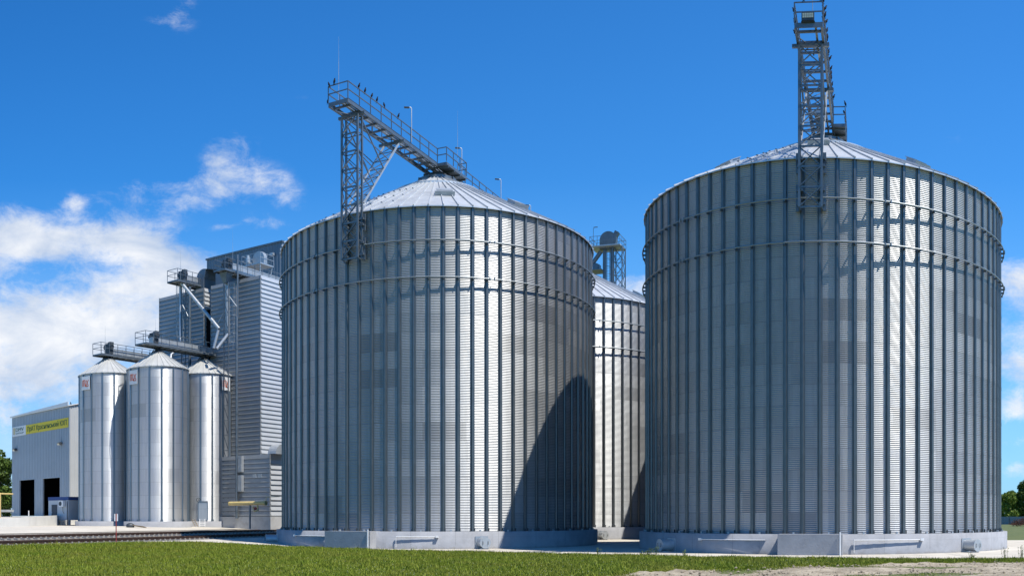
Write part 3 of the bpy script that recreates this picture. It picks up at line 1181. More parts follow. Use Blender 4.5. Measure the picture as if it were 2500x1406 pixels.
# lamp posts along the catwalk
def lamp_post(loc, rz, h, lab):
    root = thing('lamp_post', lab, 'lamp post', loc, rz, 'lamp posts along the catwalk')
    mb = MB()
    mb.path([(0, 0, 0), (0, 0, h - .08), (-.07, 0, h), (-.18, 0, h + .01)], .035, 8)
    mb.build('pole', M_PALE, root)
    MB().box((-.34, 0, h + .005), (.36, .16, .07), 0, .10).build('lamp_head', M_DARKM, root)
    return root


lamp_rz = AXR - PI / 2 + .25
for t, h, lab in ((5.7, 2.45, 'thin lamp post halfway down the long catwalk, left of its raised rail'),
                  (-2.6, 2.5, 'thin lamp post beside the raised platform rail at the middle silo crown'),
                  (-10.5, 2.65, 'thin lamp post on the far catwalk just right of the middle silo crown'),
                  (-17.6, 2.6, 'farthest lamp post, only its top showing over the right slope of the middle roof')):
    lamp_post(cw(1, t, .86, 28.47), 0.0, h, lab)


def rod(p, top, lab, r=.015):
    mb = MB()
    mb.tube((0, 0, 0), (0, 0, (top - p.z) * .62), r, 6)
    mb.tube((0, 0, (top - p.z) * .62), (0, 0, top - p.z), r * .7, 6, r * .3)
    o = mb.build('lightning_rod', M_PALE)
    o.location = p
    return tag(o, lab, 'lightning rod', 'lightning rods')


rod(cw(1, 13.75, -.05, 28.47), 32.6, 'tall lightning rod at the outer end of the long catwalk')
rod(cw(1, -.6, 1.45, 28.47), 33.0, 'lightning rod at the crown platform of the middle silo')
rod(cw(2, 13.7, .2, 27.8), 30.5, 'lightning rod on the catwalk end above the right silo')

# floodlight on the end of the right catwalk
root = thing('floodlight', 'black floodlight with ten pale lenses on the catwalk end above the right silo', 'floodlight', cw(2, 14.02, -.02, 27.78), AXR)
mb = MB()
mb.span((-.06, -.33, -.06), (.08, .33, .36))
mb.span((-.10, -.36, -.10), (.02, .36, -.06))
mb.build('housing', M_DARKM, root)
mb = MB()
for i in range(5):
    for j in range(2):
        mb.span((.081, -.28 + i * .115, .08 + j * .125), (.095, -.28 + i * .115 + .10, .08 + j * .125 + .11))
mb.build('lens', M_GLASS, root)

# ------------------------------------------------------------------ birds


def bird_mesh():
    secs = [(-.21, -.075, .022, .007), (-.13, -.045, .028, .012), (-.09, -.02, .038, .034), (-.03, 0, .055, .055), (.03, .012, .060, .062),
            (.08, .028, .050, .052), (.115, .050, .036, .036), (.145, .068, .034, .034), (.172, .070, .026, .026), (.185, .066, .011, .011), (.225, .058, .003, .003)]
    n = 10
    ca, sa = math.cos(.75), math.sin(.75)
    vs, fs = [], []
    for (x, z, ry, rz_) in secs:
        for k in range(n):
            a = 2 * PI * k / n
            X, Y, Z = x, ry * math.cos(a), z + rz_ * math.sin(a)
            vs.append((X * ca - Z * sa, Y, X * sa + Z * ca + .135))
    for i in range(len(secs) - 1):
        for k in range(n):
            fs.append((i * n + k, i * n + (k + 1) % n, (i + 1) * n + (k + 1) % n, (i + 1) * n + k))
    fs += [tuple(reversed(range(n))), tuple((len(secs) - 1) * n + k for k in range(n))]
    mb = MB()
    mb.add(vs, fs, True)
    for s in (-1, 1):
        mb.tube((.0, .022 * s, 0), (-.005, .022 * s, .10), .007, 5)
        mb.tube((.035, .022 * s, .004), (-.02, .022 * s, .004), .006, 5)
    return mb.mesh('bird')


BIRD = bird_mesh()
BIRD.materials.append(M_BIRD)


def bird(p, rz, lab, group, s=1.0):
    o = link('bird', BIRD)
    o.location = p
    o.rotation_euler = (0, random.uniform(-.25, .2), rz)
    o.scale = (s, s, s)
    tag(o, lab, 'bird', group)


def rail_t(px, b):
    """distance along the middle catwalk of the rail point seen at column px"""
    lo, hi = -25.0, 13.9
    for _ in range(50):
        mid = (lo + hi) / 2
        p = cw(1, mid, b, 0)
        if CX + F * math.atan2(p.x, p.y) > px:
            lo = mid
        else:
            hi = mid
    return (lo + hi) / 2


ZR = 28.47 + 1.08
ordn = ['first', 'second', 'third', 'fourth', 'fifth', 'sixth', 'seventh', 'eighth', 'ninth', 'tenth', 'eleventh', 'twelfth', 'thirteenth', 'fourteenth', 'fifteenth', 'sixteenth']
g1 = 'birds perched on the middle silo catwalk'
for k, px in enumerate((876.7, 892, 907.5, 921.5, 938, 973)):
    lab = ['dark bird nearest the outer end on the long handrail of the middle silo catwalk', 'second dark bird down the long handrail of the middle silo catwalk',
           'third dark bird down the long handrail of the middle silo catwalk', 'dark bird leaning forward, fourth down the long handrail of the middle catwalk',
           'fifth dark bird down the long handrail of the middle silo catwalk', 'dark bird farthest down the long handrail of the middle silo catwalk, apart from the others'][k]
    bird(cw(1, rail_t(px, .74), .74, ZR), (.6, .9, 1.2, .25, 2.2, .7)[k], lab, g1, 1.15)
bird(cw(1, 13.9, -.25, ZR), .9, 'large dark bird on top of the end rail of the middle silo catwalk', g1, 1.2)
bird(cw(1, 13.9, -.68, ZR - .08), 2.6, 'dark bird at the outer left corner of the end rail of the middle catwalk', g1, 1.1)
bird(cw(1, 13.8, -.80, 28.49), .5, 'dark bird on the deck edge under the end rail of the middle catwalk', g1, 1.1)
bird(cw(1, rail_t(942, .74), -.74, ZR - .5), .4, 'dark bird low on the inner middle rail of the long catwalk', g1, .95)

g2 = 'birds perched on the right silo catwalk'
Z2 = ZR - .75
for k, t in enumerate((13.6, 12.9, 12.2, 11.6, 10.6, 9.9, 9.0, 8.2, 7.5, 6.2, 5.6, 5.0, 4.1, 3.2, 2.4)):
    b = .78
    lab = '%s bird from the near end on the sunny outer handrail of the right silo catwalk' % ordn[k]
    bird(cw(2, t, b, Z2), random.uniform(-.5, 1.2), lab, g2, 1.12)
for k, (t, zz) in enumerate(((13.4, -.35), (13.0, -.72), (12.4, -.98))):
    bird(cw(2, t, -.80, Z2 + zz), 2.5, ['topmost', 'middle', 'lowest'][k] + ' of the three birds on the left side of the right catwalk end', g2, 1.1)
bird(cw(2, 13.9, -.22, Z2), .3, 'bird standing on the top end rail of the right catwalk, highest of all', g2, 1.2)
bird(cw(2, 13.9, .60, Z2), 2.9, 'bird on the right corner of the top end rail of the right catwalk', g2, 1.15)
for k, (t, b, zz) in enumerate(((13.3, .74, -.52), (12.8, .72, -.55), (11.6, -.2, -1.35), (11.0, .1, -1.38))):
    bird(cw(2, t, b, Z2 + zz), (2.9, 2.6, .4, .8)[k], ['bird on the middle rail near the right corner of the right catwalk end', 'second bird behind the corner on the middle rail of the right catwalk',
                                                    'bird on the brace under the right catwalk end, left of two', 'bird on the brace under the right catwalk end, right of two'][k], g2, 1.05)
for k, (t, b, zz) in enumerate(((1.4, 1.5, 0), (1.3, 1.46, -.5), (.6, 1.5, -.55))):
    bird(cw(2, t, b, Z2 + zz), 2.8 - k, ['bird on the corner of the side platform rail above the right silo crown', 'bird on the middle rail of the side platform above the right silo crown',
                                       'bird farther along the side platform rail above the right silo crown'][k], g2, 1.1)

# ------------------------------------------------------------------ small silos
YZ = 1.12      # yard level near the small silos
rs = 3.0
zs0, zse, zst = 1.62, 16.5, 18.2
WALL_S = corrugated(rs, zs0, zse, .100, .0115, 96)
HAT_S = hat_mesh(zs0, zse - .03, .13, .08, .075, .03)
SITE = Vector((.42, .907))      # site axis, away from the camera
SITER = math.atan2(SITE.y, SITE.x)


def caged_ladder(mb, base, top, out, side, cage0=2.4, w=.42, hoop=.9):
    """ladder with a safety cage standing proud along 'out'"""
    base, top = Vector(base), Vector(top)
    h = (top - base).length
    d = (top - base).normalized()
    for s in (-1, 1):
        mb.beam(base + side * s * w / 2, top + side * s * w / 2, .05)
    z = .25
    while z < h:
        mb.beam(base + d * z - side * w / 2, base + d * z + side * w / 2, .028)
        z += .32
    z = cage0
    while z < h:
        pts = [base + d * z + side * (.36 * math.cos(a)) + out * (.12 + .62 * math.sin(a)) for a in np.linspace(0, PI, 9)]
        mb.path(pts, .035, square=True)
        z += hoop
    for a in (.5, 1.2, PI - 1.2, PI - .5):
        o = side * (.36 * math.cos(a)) + out * (.12 + .62 * math.sin(a))
        mb.beam(base + d * cage0 + o, top + o, .03)


def small_silo(lab, px, D, phase, extra):
    p = P(px, 0, D)
    root = thing('small_silo', lab, 'silo', (p.x, p.y, 0), 0, 'small corrugated silos')
    th = math.atan2(-p.y, -p.x)
    link('wall', WALL_S, M_SMALL, root)
    for k in range(16):
        a = th + phase + 2 * PI * k / 16
        o = link('stiffener', HAT_S, M_STIFFS, root)
        o.location = ((rs + .005) * math.cos(a), (rs + .005) * math.sin(a), 0)
        o.rotation_euler = (0, 0, a)
    r = cone_roof(rs, zse, .42, zst, 32, .05, None, .12, .035).build('roof', M_ROOFS, root)
    r.rotation_euler = (0, 0, th)
    mb = MB()
    mb.lathe([(.5, zst - .06), (.5, zst + .08), (.28, zst + .12), (.28, zst + .5)], 16)
    for k in range(6):
        a = k * PI / 3
        mb.beam((.8 * math.cos(a), .8 * math.sin(a), zst - .2), (.35 * math.cos(a), .35 * math.sin(a), zst + .35), .05)
    mb.build('inlet_cone', M_DARKM, root)
    mb = MB()
    mb.lathe([(rs - .3, zs0), (rs + .38, zs0), (rs + .38, .6)], 40)
    mb.build('plinth', M_CONC, root)
    extra(root, th)
    return root, p, th


def logo(p, th, phi, lab):
    a = th + phi
    d = Vector((math.cos(a), math.sin(a)))
    root = thing('logo_sign', lab, 'sign', (p.x + d.x * (rs + .13), p.y + d.y * (rs + .13), 15.45), a + PI / 2, 'emblem boards on the small silos')
    MB().box((0, 0, 0), (1.16, .03, 1.34)).build('board', M_WHITE, root)
    mb = MB()

    def st(pts, w):
        for i, (q, r) in enumerate(zip(pts[:-1], pts[1:])):
            mb.beam((q[0], -.024 - .002 * i, q[1]), (r[0], -.024 - .002 * i, r[1]), .012, w)
    w = .075

    def arc(x0, x1, zt, zb):
        c = (x0 + x1) / 2
        rr = (x1 - x0) / 2
        return [(x0, zb)] + [(c - rr * math.cos(t), zt - rr + rr * math.sin(t)) for t in np.linspace(0, PI, 7)] + [(x1, zb)]
    st(arc(-.44, -.26, .30, -.32), w)
    st(arc(-.26, -.06, .30, -.32), w)
    st([(.42, .30), (.02, -.34), (.42, -.34)], w)
    st([(.08, .30), (.40, -.28)], w)
    st([(-.06, .05), (.02, -.34)], w)
    mb.build('emblem', M_ORANGE, root)
    return root


def ex_none(root, th):
    pass


def ex_right(root, th):
    # caged ladder, door with frame, valve
    a = th - .60
    d = Vector((math.cos(a), math.sin(a), 0))
    s = Vector((-d.y, d.x, 0))
    mb = MB()
    caged_ladder(mb, d * (rs + .18) + Vector((0, 0, 2.6)), d * (rs + .18) + Vector((0, 0, 17.2)), d, s)
    mb.build('ladder', M_PALE, root)
    a = th - .02
    mb = MB()
    d = Vector((math.cos(a), math.sin(a), 0))
    s = Vector((-d.y, d.x, 0))
    c = d * (rs + .06) + Vector((0, 0, 2.62))
    dm = MB().box(c, (.06, .86, 1.72), a).build('door', M_SMALL, root)
    for q in (-1, 1):
        mb.box(c + s * q * .47 + d * .03, (.09, .07, 1.86), a)
    mb.box(c + Vector((0, 0, .93)) + d * .03, (.09, 1.0, .08), a)
    mb.build('frame', M_STIFFS, dm)
    mb = MB()
    c = d * (rs + .2) + Vector((0, 0, 3.75)) - s * .45
    mb.path([c + s * .2 * math.cos(t) + Vector((0, 0, .2 * math.sin(t))) for t in np.linspace(0, 5, 9)], .03, 6)
    mb.tube(c - d * .15, c + d * .12, .05, 8)
    mb.build('valve', M_DARKM, root)
    # control box and cabling near the ladder foot
    a = th - .78
    d = Vector((math.cos(a), math.sin(a), 0))
    mb = MB()
    mb.box(d * (rs + .2) + Vector((0, 0, 3.1)), (.25, .55, .75), a)
    mb.tube(d * (rs + .15) + Vector((0, 0, 1.6)), d * (rs + .15) + Vector((0, 0, 2.8)), .06, 8)
    mb.build('control_box', M_FRAME, root)


sL, pL, thL = small_silo('small corrugated silo at the far left, half in the shadow of its neighbour', 264, 96, .20, ex_none)
sM, pM, thM = small_silo('small corrugated silo in front, with bright sun streak, middle of the three', 385, 92, .13, ex_none)
sR, pR, thR = small_silo('small corrugated silo with a caged ladder and a door at its foot', 497, 96.5, -.10, ex_right)
logo(pL, thL, -.80, 'white board with orange emblem on the leftmost small silo')
logo(pM, thM, -.84, 'white board with orange emblem on the middle small silo')
logo(pR, thR, .80, 'white board with orange emblem on the small silo with the ladder')


def gantry(name, lab, cat, origin, rz, t0, t1, zdeck, w, drive_t, group, trough_h=.55, trough=(-.28, .28), post_step=1.1):
    """narrow conveyor bridge: deck frame, trough, handrails, drive at one end; runs along local X"""
    root = thing(name, lab, cat, (origin[0], origin[1], 0), rz, group)
    mb = MB()
    for s in (-1, 1):
        mb.span((t0, s * w / 2 - .04, zdeck - .20), (t1, s * w / 2 + .04, zdeck))
    for t in np.arange(t0 + .03, t1, .9):
        mb.span((t - .04, -w / 2 + .04, zdeck - .16), (t + .04, w / 2 - .04, zdeck - .06))
    mb.build('deck_frame', M_FRAME, root)
    mb = MB()
    mb.span((t0 + .02, -w / 2 + .05, zdeck - .05), (t1 - .02, w / 2 - .05, zdeck - .02))
    mb.build('deck', M_PALE, root)
    mb = MB()
    mb.span((t0 + 1.4, trough[0], zdeck + .15), (t1 - .1, trough[1], zdeck + .15 + trough_h))
    for t in np.arange(t0 + 1.6, t1, 1.6):
        mb.span((t - .03, trough[0] - .03, zdeck), (t + .03, trough[1] + .03, zdeck + .18 + trough_h))
    mb.build('conveyor', M_PALE, root)
    mb = MB()
    mb.box((drive_t, 0, zdeck + .65), (.55, .75, 1.05))
    mb.tube((drive_t, -.55, zdeck + .85), (drive_t, .6, zdeck + .85), .24, 14)
    mb.box((drive_t + .1, -.2, zdeck + 1.22), (.45, .4, .25))
    mb.build('drive_unit', M_DARKM, root)
    railing(root, [(t1, -w / 2), (t0, -w / 2), (t0, w / 2), (t1, w / 2)], zdeck, 1.1, post_step, square=.045)
    return root


gs = 'conveyor bridges over small silos and dryer'
gantry('conveyor_bridge', 'railed conveyor bridge over the middle small silo, reaching the dryer front', 'conveyor bridge', (pM.x, pM.y), SITER, -2.3, 11.5, 18.85, 1.5, -.5, gs)
gantry('conveyor_bridge', 'railed conveyor bridge on top of the leftmost small silo', 'conveyor bridge', (pL.x, pL.y), SITER, -1.5, 12, 18.6, 1.3, .1, gs)
rod(Vector((pL.x, pL.y, 18.6)) + Vector((-SITE.x, -SITE.y, 0)) * .4, 21.6, 'short lightning rod on the bridge of the leftmost small silo', .016)
rod(Vector((pM.x, pM.y, 18.85)) + Vector((-SITE.x, -SITE.y, 0)) * .3, 21.4, 'short lightning rod on the bridge over the middle small silo', .016)

# ------------------------------------------------------------------ grain dryer
SD = Vector((-.907, .42))       # along the dryer front, towards the left
SDR = math.atan2(SD.y, SD.x)
C0 = Vector((P(636, 0, 93).x, P(636, 0, 93).y))
DRT = Matrix.Translation((C0.x, C0.y, 0)) @ Matrix.Rotation(SDR, 4, 'Z')


def DP(s, d, z):
    return DRT @ Vector((s, d, z))


def s_at(px, d):
    """position along the dryer front (offset d out of it) seen at column px"""
    u = pu(px)
    o = DP(0, d, 0)
    return -(o.x * math.cos(u) - o.y * math.sin(u)) / (SD.x * math.cos(u) - SD.y * math.sin(u))


def z_at(py, s, d):
    q = DP(s, d, 0)
    return CZ + (HY - py) / F * math.hypot(q.x, q.y)


def siding(mb, a, b, out, z0, z1, pitch, depth, lip=.04):
    """horizontal lapped boards between plan points a and b, lapping outwards along 'out'"""
    a, b, out = Vector((*a, 0)), Vector((*b, 0)), Vector((*out, 0))
    n = int(round((z1 - z0) / pitch))
    ph = (z1 - z0) / n
    prof = []
    for k in range(n):
        zt = z1 - k * ph
        prof += [(0, zt), (depth, zt - ph + lip), (0, zt - ph + lip - .004)]
    prof.append((0, z0))
    vs = []
    for dd, z in prof:
        vs += [a + out * dd + Vector((0, 0, z)), b + out * dd + Vector((0, 0, z))]
    mb.add(vs, [(2 * i, 2 * i + 1, 2 * i + 3, 2 * i + 2) for i in range(len(prof) - 1)])


ZD0, ZD1 = 2.1, 26.05
dry = thing('grain_dryer', 'tall grey grain dryer of horizontal siding, twin towers beside the middle silo', 'grain dryer', (C0.x, C0.y, 0), SDR)


def tower(s0, s1, m_front):
    mb = MB()
    mb.span((s0 + .02, -13, ZD0), (s1 - .02, -.02, ZD1 - .03))
    siding(mb, (s0, 0), (s1, 0), (0, 1), ZD0, ZD1, .44, .06, .085)
    siding(mb, (s1, 0), (s1, -13), (1, 0), ZD0, ZD1, .44, .035)
    mb.span((s0 - .03, -.05, ZD0), (s0 + .06, .06, ZD1 + .02))
    mb.span((s1 - .06, -.05, ZD0), (s1 + .03, .06, ZD1 + .02))
    w = mb.build('tower_wall', m_front, dry)
    mb = MB()
    siding(mb, (s0, -13), (s0, -.06), (-1, 0), ZD0, ZD1, .44, .085, .07)
    mb.build('louvre', M_LOUV, dry)


tower(0, 6.7, M_DRYER)
tower(7.75, 14.5, M_DRYER)
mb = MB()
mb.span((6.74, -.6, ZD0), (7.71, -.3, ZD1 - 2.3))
mb.build('recess_shade_panel', M_BLACK, dry)  # black panel standing in for the shade between the two towers
# lower furnace block and its base
mb = MB()
mb.span((-2.6, -9.9, 2.1), (5.6, 1.7, 8.05))
siding(mb, (-2.67, 1.73), (5.7, 1.73), (0, 1), 2.1, 8.08, .46, .05, .08)
mb.span((-2.72, 1.70, 2.1), (-2.62, 1.80, 8.1))
mb.build('furnace_wall', M_FURN, dry)
mb = MB()
siding(mb, (-2.67, -10), (-2.67, 1.69), (-1, 0), 2.1, 8.08, .5, .10, .09)
mb.build('louvre', M_LOUV, dry)
mb = MB()
mb.span((-2.9, -10.5, .7), (4.6, 1.95, 2.08))
mb.build('base_slab', mat('base_concrete', (.50, .50, .49), 0, .9, .12, .8, dirt=(.36, .35, .34), dscale=.6), dry)
mb = MB()
mb.span((4.62, -10, .7), (15, 1.2, 2.08))
mb.build('base_slab', MATS['base_concrete'], dry)


def hood(mb, s, d0, d1, z, r, axis='d'):
    """half-round fan hood, axis along -d (away)"""
    n = 14
    pr = [(-r, -.9)] + [(-r * math.cos(t), r * math.sin(t)) for t in np.linspace(0, PI, n)]
    vs = []
    for d in (d0, d1):
        vs += [(s + x, d, z + zz) for x, zz in pr]
    m = len(pr)
    fs = [(i, i + 1, m + i + 1, m + i) for i in range(m - 1)]
    fs.append(tuple(range(m)))
    mb.add(vs, fs)


for nm, s, d0, d1, r in (('fan_hood', 8.35, -.5, -3.2, 1.0), ('fan_hood', 5.75, -.7, -3.2, 1.0)):
    mb = MB()
    n = 14
    # face towards the front, opening to the right, like a snail shell
    pr = [(r, -1.25)] + [(r * math.cos(t), r * math.sin(t)) for t in np.linspace(0, PI * .62, n)] + [(-.25 * r, .35 * r), (-.1 * r, -.05), (-.05, -1.25)]
    vs = [(s + x, d0, ZD1 + 1.2 + z) for x, z in pr] + [(s + x, d1, ZD1 + 1.2 + z) for x, z in pr]
    m_ = len(pr)
    mb.add(vs, [tuple(range(m_)), tuple(reversed(range(m_, 2 * m_)))] + [(i, (i + 1) % m_, m_ + (i + 1) % m_, m_ + i) for i in range(m_)])
    # roof of the outlet
    a0 = PI * .5
    mb.add([(s + .02, d0 - .02, ZD1 + 1.2 + r), (s - 1.9 * r, d0 - .02, ZD1 + 1.05 + r * .72), (s - 1.9 * r, d1, ZD1 + 1.05 + r * .72), (s + .02, d1, ZD1 + 1.2 + r)], [(0, 1, 2, 3)])
    mb.add([(s + .02, d0 - .02, ZD1 + 1.23 + r), (s - 1.9 * r, d0 - .02, ZD1 + 1.08 + r * .72), (s - 1.9 * r, d1, ZD1 + 1.08 + r * .72), (s + .02, d1, ZD1 + 1.23 + r)], [(3, 2, 1, 0)])
    mb.build('fan_hood', M_BLUEG, dry)
# furnace intake hood at the lower right
mb = MB()
r = .95
pr = [(1.73, -.0)] + [(1.2 - r * .55 - 0 + r * math.cos(t), r * math.sin(t)) for t in np.linspace(0, PI, 12)] + [(-.9, 0)]
vs = [(-2.3, d, 8.1 + z) for d, z in pr] + [(-3.3, d, 8.1 + z) for d, z in pr]
m_ = len(pr)
mb.add(vs, [tuple(range(m_)), tuple(reversed(range(m_, 2 * m_)))] + [(i, (i + 1) % m_, m_ + (i + 1) % m_, m_ + i) for i in range(m_)])
mb.build('intake_hood', M_PALE, dry)
# cooling louvre boxes on the front
for z in (4.55, 6.45):
    s = s_at(588, 1.95)
    mb = MB()
    mb.span((s - .25, 1.76, z), (s + .25, 2.15, z + 1.6))
    for k in range(12):
        mb.span((s - .22, 2.151, z + .06 + k * .125), (s + .22, 2.17, z + .06 + k * .125 + .05))
    mb.build('air_grille', M_PALE, dry)
for k in range(2):
    s = s_at(622 + 14 * k, 1.76)
    MB().span((s - .22, 1.775, 5.85), (s + .22, 1.83, 6.2)).build('hatch', M_PALE, dry)

# pipes and ladders on the front of the dryer
GP = 'grain pipes on the dryer front'


def gpipe(pts, r, lab, m=None, nm='grain_pipe'):
    mb = MB()
    o = DP(*pts[-1])
    base = Vector((o.x, o.y, o.z))
    w = [DP(*p) - base for p in pts]
    mb.path(w, r, 12)
    for a, b in zip(w[:-1], w[1:]):
        L = (b - a).length
        for k in range(1, int(L / 3.2) + 1):
            c = a + (b - a) * (k * 3.2 / L) if k * 3.2 < L else None
            if c is not None:
                dd = (b - a).normalized() * .05
                mb.tube(c - dd, c + dd, r * 1.22, 12)
    ob = mb.build(nm, m or M_PALE)
    ob.location = base
    return tag(ob, lab, 'pipe', GP)


dpx = 1.35
sa = s_at(441, dpx)
gpipe([(sa, dpx, z_at(690, sa, dpx)), (sa, dpx, z_at(828, sa, dpx)), (sa - .25, dpx + .1, z_at(838, sa, dpx))], .16, 'straight pale vertical pipe down the left dryer tower')
s1_, s2_ = s_at(444, 2.0), s_at(535, 2.0)
gpipe([(s1_, 2.0, z_at(692, s1_, 2.0)), (s2_, 2.0, z_at(803, s2_, 2.0))], .17, 'long pale pipe slanting down across the dryer front')
s3_ = s_at(533, 2.3)
s4_ = s_at(522, 2.6)
gpipe([(s3_, 2.3, z_at(806, s3_, 2.3)), (s4_, 2.6, z_at(850, s4_, 2.6))], .15, 'short steep pipe below the end of the slanting pipe')
s5_ = s_at(555, 1.2)
gpipe([(s5_, 1.2, z_at(655, s5_, 1.2)), (s5_, 1.2, z_at(818, s5_, 1.2))], .21, 'thick pale vertical pipe down the right dryer tower beside a ladder')
s6_, s7_ = s_at(557, 1.6), s_at(530, 2.6)
gpipe([(s6_, 1.6, z_at(816, s6_, 1.6)), (s7_, 2.6, z_at(851, s7_, 2.6))], .17, 'short slanting pipe at the foot of the thick vertical pipe')
s8_ = s_at(580, 1.0)
gpipe([(s8_, 1.0, z_at(622, s8_, 1.0)), (s8_, 1.0, z_at(775, s8_, 1.0))], .10, 'slender upper pipe in front of the right dryer tower', M_FRAME)
s9_ = s_at(578, 2.1)
gpipe([(s9_, 2.1, z_at(772, s9_, 2.1)), (s9_, 2.1, 1.9)], .14, 'dark lower standpipe running to the ground by the furnace block', M_FRAME)
sb = s_at(463, 1.3)
gpipe([(sb, 1.3, z_at(700, sb, 1.3)), (sb, 1.3, 1.2)], .16, 'dark elevator leg standing before the left dryer tower', M_FRAME)
sc2 = s_at(421, 2.4)
gpipe([(s_at(427, 2.2), 2.2, z_at(858, s_at(427, 2.2), 2.2)), (sc2, 2.6, z_at(866, sc2, 2.6)), (s_at(418, 2.8), 2.9, z_at(884, sc2, 2.6))], .13, 'short bent pale spout under the bridge by the middle small silo')

for px, y0, y1, dd, lab in ((434, 690, 835, .9, 'caged ladder up the left dryer tower'), (563, 690, 850, .9, 'caged ladder up the right dryer tower beside the thick pipe')):
    s = s_at(px, dd)
    z1_, z0_ = z_at(y0, s, dd), z_at(y1, s, dd)
    b = DP(s, dd - .6, z0_)
    root = thing('caged_ladder', lab, 'ladder', (b.x, b.y, b.z), SDR, 'caged ladders on the dryer')
    mb = MB()
    caged_ladder(mb, (0, 0, 0), (0, 0, z1_ - z0_), Vector((0, 1, 0)), Vector((1, 0, 0)), .6)
    mb.build('ladder_frame', M_PALE, root)
# lattice mast behind the bridge
for px, dd, y0, y1, lab in ((448, 1.9, 690, 1270, 'slim lattice mast in front of the left dryer tower'), (552, 1.7, 690, 1270, 'slim lattice mast in front of the right dryer tower')):
    s = s_at(px, dd)
    b = DP(s, dd, 1.2)
    zt = z_at(y0, s, dd)
    root = thing('lattice_mast', lab, 'lattice mast', (b.x, b.y, 1.2), SDR, 'lattice masts before the dryer')
    h = zt - 1.2
    for sx in (-.3, .3):
        MB().beam((sx, 0, 0), (sx, 0, h), .08).build('leg', M_FRAME, root)
    mb = MB()
    for k in range(int(h / 1.5)):
        mb.beam((-.3, 0, k * 1.5), (.3, 0, k * 1.5 + 1.5), .045)
        mb.beam((-.3, 0, k * 1.5), (.3, 0, k * 1.5), .045)
    mb.build('lacing', M_FRAME, root)
for pa, pb, dd, lab in (((446, 745), (459, 772), 1.5, 'thin stay rod by the left dryer ladder'), ((560, 724), (578, 748), 1.5, 'thin stay rod by the right dryer ladder'), ((531, 790), (548, 760), 1.6, 'dark stay rod above the slanting pipe foot')):
    sa_, sb_ = s_at(pa[0], dd), s_at(pb[0], dd)
    mb = MB()
    A, B = DP(sa_, dd, z_at(pa[1], sa_, dd)), DP(sb_, dd, z_at(pb[1], sb_, dd))
    mb.tube((0, 0, 0), B - A, .045, 6)
    o = mb.build('stay_rod', M_PALE)
    o.location = A
    tag(o, lab, 'rod', 'stay rods on the dryer')

# conveyor bridges on the dryer top
s = s_at(441, 1.8)
o = DP(s, 1.8, 0)
zc = z_at(689, s, 1.8)
gantry('conveyor_bridge', 'railed conveyor platform over the left dryer tower', 'conveyor bridge', (o.x, o.y), SITER, -1.2, 6.5, zc, 1.5, .3, gs, .7)
rod(Vector((o.x, o.y, zc)), zc + 3.4, 'lightning rod on the left dryer platform', .016)
s = s_at(552, 1.6)
o = DP(s, 1.6, 0)
zc = z_at(662, s, 1.6)
gantry('conveyor_bridge', 'long railed conveyor bridge over the right dryer tower, highest of the bridges', 'conveyor bridge', (o.x, o.y), SITER, -1.0, 11.5, zc, 1.5, .2, gs, .75)
q = o + Vector((SITE.x, SITE.y, 0)) * 1.0
rod(Vector((q.x, q.y, zc)), zc + 4.4, 'lightning rod on the right dryer bridge, before the blue grey block', .014)
# transition chute under it
mb = MB()
mb.add([(-.5, -.5, 0), (.5, -.5, 0), (.5, .5, 0), (-.5, .5, 0), (-.2, -.2, -1.0), (.2, -.2, -1.0), (.2, .2, -1.0), (-.2, .2, -1.0)],
       [(0, 1, 2, 3), (0, 4, 5, 1), (1, 5, 6, 2), (2, 6, 7, 3), (3, 7, 4, 0), (7, 6, 5, 4)])
oo = mb.build('chute', M_FRAME)
oo.location = (o.x, o.y, zc - .21)
oo.rotation_euler = (0, 0, SDR)
tag(oo, 'grey hopper chute feeding the thick vertical dryer pipe', 'chute')

# elevator head with motor on a small railed platform
D_ = 100.0
e = P(629, 0, D_)
eh = thing('grain_elevator', 'round bucket elevator head with motor on a railed stand over the dryer', 'grain elevator', (e.x, e.y, 0), SITER)
ze = CZ + (HY - 650) / F * D_
mb = MB()
mb.span((-1.1, -1.3, ze - .12), (1.1, 1.3, ze))
mb.build('platform', M_PALE, eh)
for sx in (-1, 1):
    for sy in (-1, 1):
        MB().beam((sx * 1.0, sy * 1.2, ze - .1), (sx * .6, sy * .9, ze - 2.6), .08).build('leg', M_PALE, eh)
mb = MB()
n = 18
pr = [(.8 * math.cos(t) - .25, .8 * math.sin(t) + .72) for t in np.linspace(-.1, PI + .1, n)] + [(-1.05, 0), (.55, 0)]
vs = [(-.2, x, ze + z) for x, z in pr] + [(.3, x, ze + z) for x, z in pr]
m_ = len(pr)
mb.add(vs, [tuple(range(m_)), tuple(reversed(range(m_, 2 * m_)))] + [(i, (i + 1) % m_, m_ + (i + 1) % m_, m_ + i) for i in range(m_)])
mb.build('casing', M_PALE, eh)
mb = MB()
mb.tube((-.6, .85, ze + .05), (-.6, .85, ze + .95), .24, 14)
mb.tube((-.6, .85, ze + .95), (-.6, .85, ze + 1.15), .16, 14)
mb.box((-.6, .85, ze + .35), (.55, .6, .12))
mb.build('motor', M_PALE, eh)
railing(eh, [(-1.1, -1.3), (1.1, -1.3), (1.1, 1.3), (-1.1, 1.3), (-1.1, -1.3)], ze, 1.05, 1.1, square=.04, m=M_PALE)

# ------------------------------------------------------------------ tall blue-grey block behind


